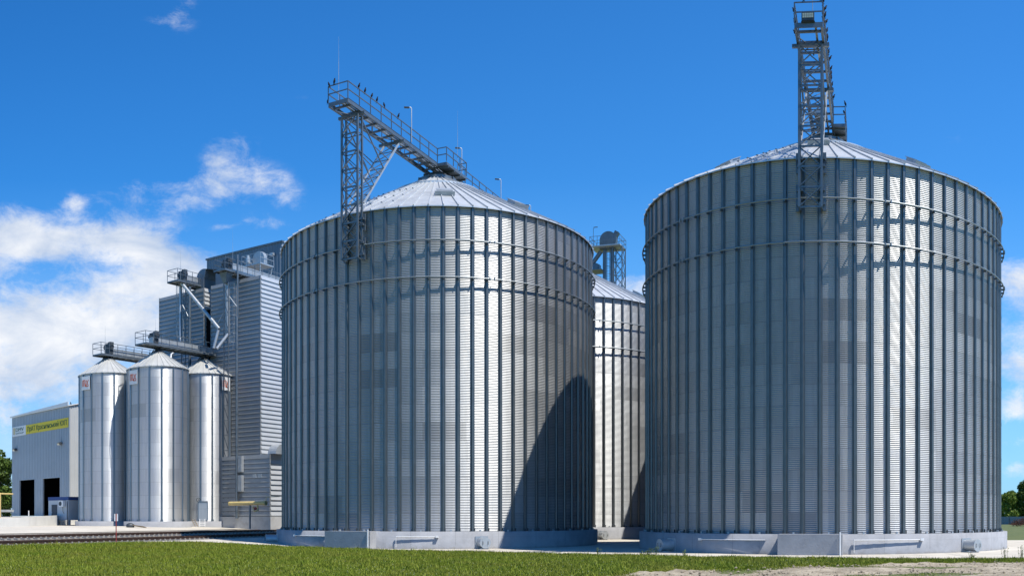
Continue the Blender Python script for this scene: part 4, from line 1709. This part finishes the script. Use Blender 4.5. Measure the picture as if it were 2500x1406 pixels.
def ribbed(mb, a, b, out, z0, z1, pitch=.30, depth=.035, ztop_b=None):
    """vertical trapezoid ribs between plan points a and b"""
    a, b, out = Vector((*a, 0)), Vector((*b, 0)), Vector((*out, 0))
    L = (b - a).length
    d = (b - a).normalized()
    zb = z1 if ztop_b is None else ztop_b
    n = max(1, int(round(L / pitch)))
    p = L / n
    pts = []
    for k in range(n):
        pts += [(k * p, 0), (k * p + p * .45, 0), (k * p + p * .55, depth), (k * p + p * .9, depth)]
    pts.append((L, 0))
    vs = []
    for q, o in pts:
        c = a + d * q + out * o
        zt = z1 + (zb - z1) * q / L
        vs += [c + Vector((0, 0, z0)), c + Vector((0, 0, zt))]
    mb.add(vs, [(2 * i, 2 * i + 2, 2 * i + 3, 2 * i + 1) for i in range(len(pts) - 1)])


bl = P(505, 0, 120)
br = P(688.5, 0, 112)
v = Vector((bl.x - br.x, bl.y - br.y))
Lb = v.length
rzb = math.atan2(v.y, v.x)
tb = thing('elevator_building', 'tall blue grey ribbed metal building behind the dryer', 'building', (br.x, br.y, 0), rzb)
mb = MB()
mb.span((.03, -16, 1), (Lb - .03, -.03, 34.9))
ribbed(mb, (0, 0), (Lb, 0), (0, 1), 1, 34.9, .45, .05)
ribbed(mb, (0, -16), (0, 0), (-1, 0), 1, 34.9, .45, .05)
mb.build('wall', M_BLUEG, tb)
mb = MB()
mb.span((-.12, -16.1, 34.9), (Lb + .12, .14, 35.1))
mb.build('roof', M_FRAME, tb)
mb = MB()
mb.box((1.3, .3, 33.6), (.5, .35, .3))
mb.build('floodlight', M_PALE, tb)

# ------------------------------------------------------------------ shed with signs
SHR = Vector((P(170, 0, 112).x, P(170, 0, 112).y))
SHL = Vector((P(30, 0, 125.5).x, P(30, 0, 125.5).y))
wv = (SHL - SHR)
LS = wv.length
wv = wv.normalized()
SHRZ = math.atan2(wv.y, wv.x)
shed = thing('storage_shed', 'grey ribbed metal shed with two open dark doorways at the far left', 'shed', (SHR.x, SHR.y, 0), SHRZ)
SHT = Matrix.Translation((SHR.x, SHR.y, 0)) @ Matrix.Rotation(SHRZ, 4, 'Z')


def q_at(px):
    u = pu(px)
    return -(SHR.x * math.cos(u) - SHR.y * math.sin(u)) / (wv.x * math.cos(u) - wv.y * math.sin(u))


def zq(py, q):
    p = SHT @ Vector((q, 0, 0))
    return CZ + (HY - py) / F * math.hypot(p.x, p.y)


zf0, zf1 = 2.2, 15.3
d1a, d1b = q_at(148), q_at(105)
d2a, d2b = q_at(86), q_at(48)
zdo = zq(1164.5, d1a)
DEP = 24.0
mb = MB()
for a, b, z0, z1 in ((0, d1a, zf0, zf1), (d1a, d1b, zdo, zf1), (d1b, d2a, zf0, zf1), (d2a, d2b, zdo, zf1), (d2b, LS, zf0, zf1)):
    ribbed(mb, (a, 0), (b, 0), (0, 1), z0, z1, .42, .06)
mb.build('front_wall', M_SHED, shed)
mb = MB()
rise = 2.6
ribbed(mb, (0, -DEP / 2), (0, -.0), (-1, 0), zf0, zf1 + rise, .32, .04, zf1)
ribbed(mb, (0, -DEP), (0, -DEP / 2), (-1, 0), zf0, zf1, .32, .04, zf1 + rise)
mb.build('side_wall', M_SHEDW, shed)
mb = MB()
ribbed(mb, (LS, 0), (LS, -DEP), (1, 0), zf0, zf1, .32, .04)
mb.span((.05, -DEP, zf0), (LS - .05, -DEP + .1, zf1))
mb.build('back_wall', M_SHED, shed)
mb = MB()
for sgn in (1, -1):
    y0 = .25 if sgn == 1 else -DEP - .25
    vs = [(-.2, y0, zf1 - .02), (LS + .2, y0, zf1 - .02), (LS + .2, -DEP / 2, zf1 + rise + .02), (-.2, -DEP / 2, zf1 + rise + .02)]
    vs += [(x, y, z + .12) for x, y, z in vs]
    mb.add(vs, [(0, 1, 2, 3), (7, 6, 5, 4), (0, 4, 5, 1), (1, 5, 6, 2), (2, 6, 7, 3), (3, 7, 4, 0)])
mb.build('roof', M_WHITE, shed)
mb = MB()
for a in (d1a, d1b, d2a, d2b):
    mb.span((a - .07, -.12, zf0), (a + .07, .075, zdo + .05))
for a, b in ((d1a, d1b), (d2a, d2b)):
    mb.span((a + .08, -.12, zdo - .05), (b - .08, .07, zdo + .09))
mb.span((-.06, -.06, zf0), (.08, .085, zf1))
mb.build('door_frame', M_SHED, shed)
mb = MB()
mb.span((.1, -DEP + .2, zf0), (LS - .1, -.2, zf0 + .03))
mb.build('floor', M_BLACK, shed)  # floor blackened, indoor shade put into its colour
mb = MB()
vs = [(-.1, .30, zf1 + .03), (LS + .1, .30, zf1 + .03), (LS + .1, .30, zf1 + .14), (-.1, .30, zf1 + .50)]
vs += [(x, .22, z) for x, y, z in vs]
mb.add(vs, [(0, 1, 2, 3), (7, 6, 5, 4), (0, 4, 5, 1), (1, 5, 6, 2), (2, 6, 7, 3), (3, 7, 4, 0)])
mb.build('fascia', M_WHITE, shed)
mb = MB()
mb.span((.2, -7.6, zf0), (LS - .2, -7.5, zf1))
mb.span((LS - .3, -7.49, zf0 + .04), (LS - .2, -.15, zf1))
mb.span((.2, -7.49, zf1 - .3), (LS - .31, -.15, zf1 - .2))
mb.build('shade_lining', M_BLACK, shed)  # added black lining that paints the shade behind the doorways
mb = MB()
mb.beam((d1a + .5, -6.9, zf0 + .3), (d1b + 1.0, -6.9, zdo), .10)
mb.beam((d1a - .2, -6.9, zf0 + 1.9), (d1b + .5, -6.9, zf0 + 1.9), .08)
mb.beam((d1b + .8, -6.9, zf0 + .1), (d1a + 1.3, -6.9, zf0 + 2.2), .08)
mb.build('inner_brace', M_FRAME, shed)
for px, py in ((41, 1098), (151, 1083)):
    q = q_at(px)
    z = zq(py, q)
    mb = MB()
    mb.box((q, .30, z), (.55, .36, .30), 0, 0, -.4)
    mb.box((q, .10, z), (.12, .30, .10))
    f = mb.build('floodlight', M_DARKM, shed)
    MB().box((q, .50, z - .10), (.46, .02, .24), 0, 0, -.4).build('lens', M_GLASS, f)

# banner: white logo panel and yellow company name
qa, qb, qc = q_at(168.5), q_at(64.5), q_at(31.5)
zb_, zt_ = zq(1043, qa), zq(1019, qa)
ban = thing('banner_sign', 'long yellow banner with green lettering on the shed front, white logo panel at its left', 'sign', (SHR.x, SHR.y, 0), SHRZ)
MB().span((qa, .06, zb_), (qb, .10, zt_)).build('yellow_panel', M_SIGNY, ban)
MB().span((qb + .01, .06, zb_ - .05), (qc, .10, zt_ + .05)).build('logo_panel', M_WHITE, ban)


def put_text(txt, size, q_left, q_right, z, m, parent, spacing=1.0):
    """q grows towards the left of the wall, the lettering runs the other way; fitted to the given width"""
    me, w, x0 = text_mesh(txt, size, 1.0, .012, spacing)
    sx = abs(q_left - q_right) / w
    o = link('lettering', me, m, parent)
    o.rotation_euler = (PI / 2, 0, PI)
    o.scale = (sx, 1, 1)
    o.location = (q_left + x0 * sx, .115, z)
    return o


hh = zt_ - zb_
put_text('ПрАТ Красненський КХП', hh * .74, q_at(68.5), q_at(164.5), zb_ + hh * .27, M_GREEN, ban)
put_text('DMV', hh * .56, q_at(40.5), q_at(59.5), zb_ + hh * .47, M_GREEN, ban)
put_text('GROUP', hh * .22, q_at(40.5), q_at(59.5), zb_ + hh * .18, M_GREEN, ban, 1.25)
mb = MB()
for k in range(5):
    for sgn in (-1, 1):
        q0 = q_at(36.5)
        z0 = zb_ + hh * (.16 + .15 * k)
        mb.add([(q0, .112, z0), (q0 + sgn * .28, .112, z0 + hh * .10), (q0 + sgn * .24, .112, z0 + hh * .19), (q0 + sgn * .05, .112, z0 + hh * .09)], [(0, 1, 2, 3), (3, 2, 1, 0)])
mb.build('wheat_emblem', M_SIGNY, ban)

# birds on the shed roof
g3 = 'birds on the shed roof'
for k, (q, e) in enumerate(((10.3, -2.2), (7.2, -3.8), (3.9, -2.4))):
    p = SHT @ Vector((q, e, zf1 + .11 + (-e) / (DEP / 2) * rise))
    bird(p, 1.0 + k, ['leftmost', 'middle', 'rightmost'][k] + ' of three dark birds on the white shed roof', g3, 1.3)

# raised apron and ramp before the shed
ra, rb_ = P(-60, 1274, 84), P(140, 1257, 94)
rw0 = [(P(-220, 0, 78), 1.25), (P(0, 0, 85), 1.83), (P(70, 0, 89), 2.06), (P(140, 0, 98.5), 2.19), (P(150, 0, 105), 2.19), (P(190, 0, 109), 2.19)]
back = [(P(-220, 0, 150), 1.5), (P(0, 0, 150), 2.18), (P(70, 0, 150), 2.18), (P(140, 0, 150), 2.18), (P(150, 0, 150), 2.18), (P(230, 0, 150), 2.18)]
mb = MB()
n = len(rw0)
vs = [(p.x, p.y, z) for p, z in rw0] + [(p.x, p.y, z) for p, z in back]
mb.add(vs, [(i, i + 1, n + i + 1, n + i) for i in range(n - 1)])
struct(mb.build('ramp', M_PAD))
mb = MB()
vs = []
for p, z in rw0:
    d = Vector((p.x, p.y, 0)).normalized() * .3
    vs += [(p.x, p.y, .8), (p.x, p.y, z + .03), (p.x + d.x, p.y + d.y, z + .03), (p.x + d.x, p.y + d.y, .8)]
fs = []
for i in range(n - 1):
    for k in range(4):
        fs.append((4 * i + k, 4 * i + 4 + k, 4 * i + 4 + (k + 1) % 4, 4 * i + (k + 1) % 4))
fs += [(0, 1, 2, 3), (4 * n - 1, 4 * n - 2, 4 * n - 3, 4 * n - 4)]
mb.add(vs, fs)
tag(mb.build('retaining_wall', M_CONCW), 'low white retaining wall of the ramp in front of the shed', 'wall')
p = SHT @ Vector((q_at(94), 1.4, 2.2))
mb = MB()
mb.tube((0, 0, 0), (0, 0, .62), .07, 10)
mb.tube((0, 0, .62), (0, 0, .66), .055, 10)
o = mb.build('bollard', M_WHITE)
o.location = p
tag(o, 'short white post between the two shed doorways', 'bollard')

# ------------------------------------------------------------------ cabin with air conditioner
cc0 = P(167, 0, 98.5)
cab = thing('site_cabin', 'small pale cabin with blue top band and dark door beside the small silos', 'cabin', (cc0.x, cc0.y, 0), SDR)
zc0, zc1 = 1.72, 4.12
wl = 3.5
mb = MB()
mb.span((0, -5.5, zc0), (wl, 0, zc1))
mb.build('wall', mat('cabin_panel', (.50, .53, .56), 0, .5, .05, .5), cab)
mb = MB()
mb.span((-.03, -5.53, zc1 - .30), (wl + .03, .03, zc1 + .06))
mb.build('roof_band', M_BLUE, cab)
for sx in (.15, wl - .2):
    MB().span((sx - .1, -.35, 1.0), (sx + .1, -.1, zc0)).build('leg', M_CONC, cab)
mb = MB()
mb.span((wl - 1.55, .0, zc0 + .05), (wl - .62, .05, zc0 + 1.65))
dd_ = mb.build('door', mat('dark_door', (.05, .06, .08), .2, .5), cab)
MB().box((wl - .72, .08, zc0 + .8), (.04, .06, .14)).build('handle', M_PALE, dd_)
mb = MB()
mb.tube((.12, .06, 1.1), (.12, .06, zc1 - .4), .04, 8)
mb.build('downpipe', M_DARKM, cab)
ac = thing('air_conditioner', 'white outdoor air conditioner with round fan on the cabin wall', 'air conditioner', cab.matrix_world @ Vector((0, 0, 0)), SDR)
ac.location = (cc0.x, cc0.y, 0)
mb = MB()
mb.span((.45, .06, 3.12), (1.22, .36, 3.78))
mb.build('housing', M_WHITE, ac)
mb = MB()
mb.tube((.95, .361, 3.45), (.95, .375, 3.45), .235, 18)
mb.tube((.95, .376, 3.45), (.95, .39, 3.45), .06, 10)
mb.build('fan_grille', M_DARKM, ac)
mb = MB()
mb.path([(.6, .3, 3.12), (.6, .25, 2.6), (.62, .1, 2.4)], .025, 6)
mb.build('hose', M_DARKM, ac)

# ------------------------------------------------------------------ railway
RZT = math.atan2(TD.y, TD.x)
for s, zt, lab in ((0.0, .40, 'nearer rusty railway track along the grass edge'), (5.0, .60, 'farther rusty railway track along the concrete yard')):
    o2 = T0 + TN * s
    tr = thing('railway_track', lab, 'railway track', (o2.x, o2.y, zt), RZT, 'railway tracks')
    for sy in (-.76, .76):
        mb = MB()
        mb.span((-14, sy - .07, .07), (78, sy + .07, .095))
        mb.span((-14, sy - .011, .095), (78, sy + .011, .20))
        mb.span((-14, sy - .036, .20), (78, sy + .036, .24))
        mb.build('rail', M_RUST, tr)
    sm = MB()
    sm.box((0, 0, .0), (.24, 2.6, .13))
    for sy in (-.76, .76):
        for q in (-.11, .11):
            sm.box((0, sy + q, .09), (.10, .06, .07))
    me = sm.mesh('sleeper')
    me.materials.append(M_SLEEP)
    for k in range(92):
        o = link('sleeper', me, None, tr)
        o.location = (-12 + k * .62, random.uniform(-.03, .03), 0)
        o.rotation_euler = (0, 0, random.uniform(-.03, .03))
# rubber crossing / switch box near the plinth
b = P(640, 1305, 77)
mk = P(283.5, 0, 59.6)
post = thing('marker_post', 'thin red post with a small white and red plate at the grass edge', 'marker post', (mk.x, mk.y, .36))
MB().tube((0, 0, 0), (0, 0, 1.9), .035, 8).build('pole', M_RED, post)
u0 = math.atan2(mk.x, mk.y)
pl_ = MB().box((0, 0, 1.66), (.24, .02, .46), -u0).build('plate', M_WHITE, post)
dv = Vector((-math.sin(u0), -math.cos(u0), 0)) * .016
MB().box(Vector((0, 0, 1.66)) + dv, (.07, .012, .44), -u0).build('stripe', M_RED, pl_)

# ------------------------------------------------------------------ gas pipes
GA = P(560, 0, 89.5)
GB = P(648, 0, 86.5)
zg = CZ + (HY - 1228.5) / F * 87
gp = thing('gas_pipe', 'yellow gas pipe on a grey support in front of the dryer base', 'pipe', (GB.x, GB.y, 0))
da = Vector((GA.x - GB.x, GA.y - GB.y, 0))
mb = MB()
mb.tube((0, 0, zg), da + Vector((0, 0, zg)), .19, 14)
mb.tube(da.normalized() * -.08 + Vector((0, 0, zg)), da.normalized() * .25 + Vector((0, 0, zg)), .22, 14)
mb.build('main_pipe', M_YELLOW, gp)
mb = MB()
e = da.normalized()
mb.path([e * 1.0 + Vector((0, 0, zg)), e * 1.0 + Vector((.1, -.1, zg - .65)), e * 1.45 + Vector((.1, -.1, zg - .75)), e * 1.6 + Vector((.1, -.1, zg - .3))], .08, 8)
mb.build('branch_pipe', M_YELLOW, gp)
mb = MB()
mb.tube(e * 1.3 + Vector((.1, -.2, zg - .5)), e * 1.3 + Vector((.1, -.05, zg - .5)), .14, 12)
mb.build('valve', M_RED, gp)
mb = MB()
q = da * .42
mb.tube(q + Vector((0, 0, .95)), q + Vector((0, 0, zg - .12)), .085, 10)
mb.build('support', M_FRAME, gp)
mb = MB()
mb.path([e * -.05 + Vector((0, 0, zg + .1)), e * -.1 + Vector((0, 0, zg + .55)), e * -1.5 + Vector((0, .6, zg + .6))], .035, 6)
mb.build('small_pipe', M_YELLOW, gp)

ga, gb = P(-40, 0, 108), P(31, 0, 112)
gl = thing('gas_pipe', 'yellow gas pipe on a post at the left edge, in front of the tree', 'pipe', (gb.x, gb.y, 0))
zg2 = CZ + (HY - 1205) / F * 110
da = Vector((ga.x - gb.x, ga.y - gb.y, 0))
MB().tube((0, 0, zg2), da + Vector((0, 0, zg2)), .09, 10).build('main_pipe', M_YELLOW, gl)
pp = P(1, 0, 109.5) - Vector((gb.x, gb.y, 0))
MB().tube((pp.x, pp.y, 1.9), (pp.x, pp.y, zg2), .07, 10).build('support', M_YELLOW, gl)
# guard rail at far left
ga = P(-60, 0, 116)
gr = thing('guard_rail', 'grey steel guard rail at the left edge behind the ramp', 'guard rail', (ga.x, ga.y, 2.1))
gb = P(34, 0, 119)
dv = Vector((gb.x - ga.x, gb.y - ga.y, 0))
MB().beam((0, 0, .72), dv + Vector((0, 0, .72)), .05, .3).build('beam', M_PALE, gr)
for k in range(4):
    MB().beam(dv * (.1 + k * .28), dv * (.1 + k * .28) + Vector((0, 0, .6)), .09).build('post', M_FRAME, gr)

# ------------------------------------------------------------------ bits round the small silos
st = P(494, 0, 91.8)
root = thing('step_ladder', 'short white step ladder leaning on the plinth under the small silo door', 'ladder', (st.x, st.y, YZ))
u0 = math.atan2(st.x, st.y)
root.rotation_euler = (0, 0, -u0)
mb = MB()
for sx in (-.26, .26):
    mb.beam((sx, 0, 0), (sx, .28, .72), .05)
mb.build('rail', M_WHITE, root)
mb = MB()
for k in range(4):
    mb.beam((-.24, .06 + k * .065, .12 + k * .17), (.24, .06 + k * .065, .12 + k * .17), .05)
mb.build('rung', M_WHITE, root)
st = P(469, 0, 91.6)
root = thing('step_ladder', 'dark wooden step ladder leaning left of the white one', 'ladder', (st.x, st.y, YZ))
root.rotation_euler = (0, 0, -u0 - .5)
mb = MB()
for sx in (-.16, .16):
    mb.beam((sx + .5, 0, 0), (sx - .1, .4, .70), .05)
for k in range(4):
    f = .15 + k * .22
    mb.beam((-.16 + .5 - .6 * f, .4 * f, .7 * f), (.16 + .5 - .6 * f, .4 * f, .7 * f), .04)
mb.build('frame', M_WOOD, root)
db = P(318, 0, 86)
root = thing('debris_pile', 'dark sack and pale planks lying on the yard before the small silos', 'debris', (db.x, db.y, terr1(db.x, db.y) + .05))
mb = MB()
mb.lathe([(.34, 0), (.42, .12), (.34, .30), (.16, .40), (.02, .42)], 10)
mb.build('sack', M_DARKM, root)
for k in range(3):
    MB().box((.75 + .1 * k, .1 * k - .1, .16 - .05 * k), (1.3, .14, .05), .1 - .12 * k, .12).build('plank', M_WOOD, root)

# ------------------------------------------------------------------ elevator tower behind the third silo
De = 115.0
e = P(1490, 0, De)
et = thing('bucket_elevator', 'lattice bucket elevator tower with round head behind the third silo', 'elevator tower', (e.x, e.y, 0), -AXD)
pw = De / F


def ex(px):
    return (px - 1490) * pw


def ez(py):
    return CZ + (HY - py) * pw


zp = ez(607)
x0, x1 = ex(1500), ex(1522)
for x in (x0, x1 + .1):
    for y in (-.75, .75):
        MB().beam((x, y, 0), (x, y, zp), .11).build('leg', M_FRAME, et)
mb = MB()
for k in range(16):
    z = zp - 1.6 * k
    for y in (-.75, .75):
        mb.beam((x0, y, z), (x1 + .1, y, z - 1.6), .06)
        mb.beam((x1 + .1, y, z), (x0, y, z - 1.6), .06)
        mb.beam((x0, y, z), (x1 + .1, y, z), .06)
    for x in (x0, x1 + .1):
        mb.beam((x, -.75, z), (x, .75, z - 1.6), .06)
        mb.beam((x, -.75, z), (x, .75, z), .06)
mb.build('lacing', M_FRAME, et)
for px in (1476, 1495):
    MB().box((ex(px), 0, zp / 2), (.36, .55, zp)).build('elevator_leg', M_FRAME, et)
mb = MB()
mb.span((ex(1446), -1.4, zp), (ex(1522), 1.4, zp + .14))
mb.build('platform', M_PALE, et)
mb = MB()
r = 21 * pw
pr = [(r * math.cos(t), r * math.sin(t)) for t in np.linspace(-.25, PI, 20)] + [(-r, -1.1), (r * .8, -1.1)]
pr = [(ex(1486) + x, zp + 1.0 + z) for x, z in pr]
vs = [(x, -.4, z) for x, z in pr] + [(x, .4, z) for x, z in pr]
m_ = len(pr)
mb.add(vs, [tuple(range(m_)), tuple(reversed(range(m_, 2 * m_)))] + [(i, (i + 1) % m_, m_ + (i + 1) % m_, m_ + i) for i in range(m_)])
mb.box((ex(1503), 0, zp + 1.5), (.5, .75, 1.1), 0, .5)
mb.build('head_casing', M_STIFF, et)
railing(et, [(ex(1446), -1.4), (ex(1522), -1.4), (ex(1522), 1.4), (ex(1446), 1.4), (ex(1446), -1.4)], zp + .14, 1.1, 1.0, square=.045)
mb = MB()
mb.tube((ex(1468), -.2, zp - .3), (ex(1440), -.2, ez(648)), .26, 12)
mb.build('spout', M_FRAME, et)
mb = MB()
mb.span((ex(1436), -1.2, ez(662)), (ex(1474), 1.0, ez(660)))
mb.span((ex(1448), -.5, ez(660)), (ex(1464), .4, ez(645)))
mb.tube((ex(1456), -.6, ez(650)), (ex(1456), .5, ez(650)), .4, 12)
mb.beam((ex(1436), -1.2, ez(662)), (ex(1474), -1.2, ez(682)), .08)
mb.build('lower_platform', M_FRAME, et)
mb = MB()
caged_ladder(mb, (ex(1486), -.3, zp - 20), (ex(1486), -.3, zp), Vector((0, -1, 0)), Vector((1, 0, 0)), .5)
mb.build('ladder', M_FRAME, et)
mb = MB()
mb.path([(ex(1455), -1.35, zp + .14), (ex(1455), -1.35, zp + 2.2), (ex(1457), -1.35, zp + 2.35)], .03, 6)
mb.box((ex(1461), -1.35, zp + 2.36), (.5, .14, .06))
mb.build('lamp', M_FRAME, et)

# ------------------------------------------------------------------ trees, fence, brush, weeds


def leaf_cloud(n, blobs, size, seed):
    r_ = np.random.default_rng(seed)
    V = []
    wts = np.array([b[3] ** 3 for b in blobs])
    idx = r_.choice(len(blobs), n, p=wts / wts.sum())
    B = np.array([[b[0], b[1], b[2], b[3]] for b in blobs])[idx]
    d = r_.normal(0, 1, (n, 3))
    d /= np.linalg.norm(d, axis=1)[:, None]
    rad = B[:, 3] * r_.uniform(.25, 1, n) ** .45
    c = B[:, :3] + d * rad[:, None] * np.array([1, 1, .85])
    a = r_.normal(0, 1, (n, 3))
    a /= np.linalg.norm(a, axis=1)[:, None]
    b = np.cross(a, r_.normal(0, 1, (n, 3)))
    b /= np.linalg.norm(b, axis=1)[:, None]
    s = size * r_.uniform(.5, 1.3, n)[:, None]
    V = np.stack([c - a * s, c + b * s * .55, c + a * s, c - b * s * .55], 1).reshape(-1, 3)
    return np_mesh('crown', V, np.arange(n * 4).reshape(-1, 4))


def tree(p, h, w, m, lab, cat, group, seed, n=9000, low=.18, name='broadleaf_tree'):
    r_ = random.Random(seed)
    root = thing(name, lab, cat, (p.x, p.y, terr1(p.x, p.y)), 0, group)
    blobs = []
    for k in range(16):
        f = r_.uniform(low + .08, .93)
        rr = w * (.30 + .62 * math.sin(PI * min(1, max(0.05, (f - low) / (1.02 - low)) ** .8)))
        a = r_.uniform(0, 2 * PI)
        q = rr * r_.uniform(.2, .75)
        blobs.append((q * math.cos(a), q * math.sin(a), h * f, w * r_.uniform(.24, .46)))
    link('crown', leaf_cloud(n, blobs, .22, seed), m, root)
    mb = MB()
    mb.tube((0, 0, -.2), (.1, 0, h * .45), w * .075, 10, w * .045)
    for b in blobs[:9]:
        mb.tube((.06, 0, h * r_.uniform(.2, .45)), (b[0], b[1], b[2]), w * .032, 7, w * .008)
    mb.build('trunk', M_BARK, root)
    return root


tree(P(-6, 0, 138), 12.0, 3.6, M_LEAFD, 'dark green tree at the left edge behind the shed', 'tree', 'trees at the left edge', 5, 12000, .05)
tree(P(-60, 0, 146), 10.0, 3.6, M_LEAFD, 'tree cut off by the left edge of the picture', 'tree', 'trees at the left edge', 9, 9000, .05)
gt = 'trees along the right fence'
tree(P(2462, 0, 205), 7.4, 3.2, M_LEAFL, 'light green low tree just right of the right silo', 'tree', gt, 21, 8000, .02)
tree(P(2478, 0, 212), 7.0, 3.2, M_LEAFL, 'low green tree between the silo edge and the taller tree', 'tree', gt, 25, 8000, .02)
tree(P(2505, 0, 208), 9.2, 3.8, M_LEAFD, 'taller dark green tree at the right edge of the picture', 'tree', gt, 22, 9000, .02)
tree(P(2440, 0, 220), 7.0, 4.0, M_LEAFL, 'green tree half hidden by the right edge of the right silo', 'tree', gt, 23, 6000, .02)
fa, fb = P(2400, 0, 185), P(2600, 0, 178)
fr = thing('metal_fence', 'low blue grey sheet fence under the trees at the right', 'fence', (fa.x, fa.y, .55))
dv = Vector((fb.x - fa.x, fb.y - fa.y, 0))
L = dv.length
fr.rotation_euler = (0, 0, math.atan2(dv.y, dv.x))
mb = MB()
ribbed(mb, (0, 0), (L, 0), (0, -1), 0, 1.55, .3, .04)
mb.span((0, .01, 0), (L, .05, 1.55))
mb.build('fence_panel', M_FENCE, fr)
for k in range(7):
    MB().span((k * L / 6 - .05, -.12, 0), (k * L / 6 + .05, -.045, 1.62)).build('post', M_FRAME, fr)
hp = P(2497, 0, 150)
mb = MB()
r_ = random.Random(4)
for k in range(260):
    a, q = r_.uniform(0, 2 * PI), 1.9 * math.sqrt(r_.random())
    c = Vector((q * math.cos(a), q * math.sin(a), .1 + (1.15 * (1 - (q / 2.1) ** 2)) * r_.uniform(.3, 1)))
    d = Vector((r_.uniform(-1, 1), r_.uniform(-1, 1), r_.uniform(-.3, .5))).normalized() * r_.uniform(.3, .7)
    mb.tube(c - d, c + d, .035, 5, .015)
o = mb.build('brush_heap', M_BRUSH)
o.location = (hp.x, hp.y, terr1(hp.x, hp.y))
tag(o, 'reddish brown heap of dry brush near the right fence', 'brush heap')
# far wood so that the horizon is closed behind the site
tl = leaf_cloud(26000, [(P(px, 0, D).x, P(px, 0, D).y, 2.2 + random.uniform(0, 3.5), random.uniform(2.8, 5.5)) for px, D in
                        [(random.choice((random.uniform(-900, -80), random.uniform(2380, 3400))), random.uniform(240, 300)) for _ in range(150)]], .45, 77)
struct(link('far_wood', tl, M_LEAFD), 'stuff')
# weeds growing at the pad edge
r_ = random.Random(12)
wl_ = [(1590, 'leftmost weed of the cluster at the pad edge before the right silo'), (1604, 'yellow green weed, tallest at the pad edge before the right silo duct'), (1580, None), (1566, None),
       (1460, 'lone weed at the pad edge in the gap between the silos'), (1672, 'small weed at the pad edge right of the duct'),
       (2455, 'bushy weed at the pad edge under the right side of the right silo'), (2494, 'tall weed at the right edge of the picture'), (2375, 'small weed at the pad edge before the right duct')]
for k, (px, lab) in enumerate(wl_):
    u = pu(px)
    D = float(grass_edge(u)) + .05
    p = P(px, 0, D)
    root = thing('weed', lab or 'small pale weed in the cluster at the pad edge before the right silo', 'weed', (p.x, p.y, terr1(p.x, p.y)), 0, 'weeds at the pad edge')
    h = {1604: .62, 2455: .62, 2494: .75, 1590: .5}.get(px, r_.uniform(.28, .42))
    st_ = MB()
    V = MB()
    for j in range(7):
        a = r_.uniform(0, 2 * PI)
        q = Vector((math.cos(a) * .16 * r_.random(), math.sin(a) * .16 * r_.random(), 0))
        t_ = q * 1.7 + Vector((0, 0, h * r_.uniform(.6, 1)))
        st_.tube(q, t_, .009, 5, .004)
        for i in range(9):
            c = q.lerp(t_, r_.uniform(.2, 1))
            b = r_.uniform(0, 2 * PI)
            e1 = Vector((math.cos(b), math.sin(b), r_.uniform(-.1, .7))) * r_.uniform(.05, .10)
            e2 = Vector((-math.sin(b), math.cos(b), .2)) * .025
            V.add([c, c + e1 * .5 + e2, c + e1, c + e1 * .5 - e2], [(0, 1, 2, 3)])
    st_.build('stem', M_WEED, root)
    V.build('foliage', M_WEED, root)
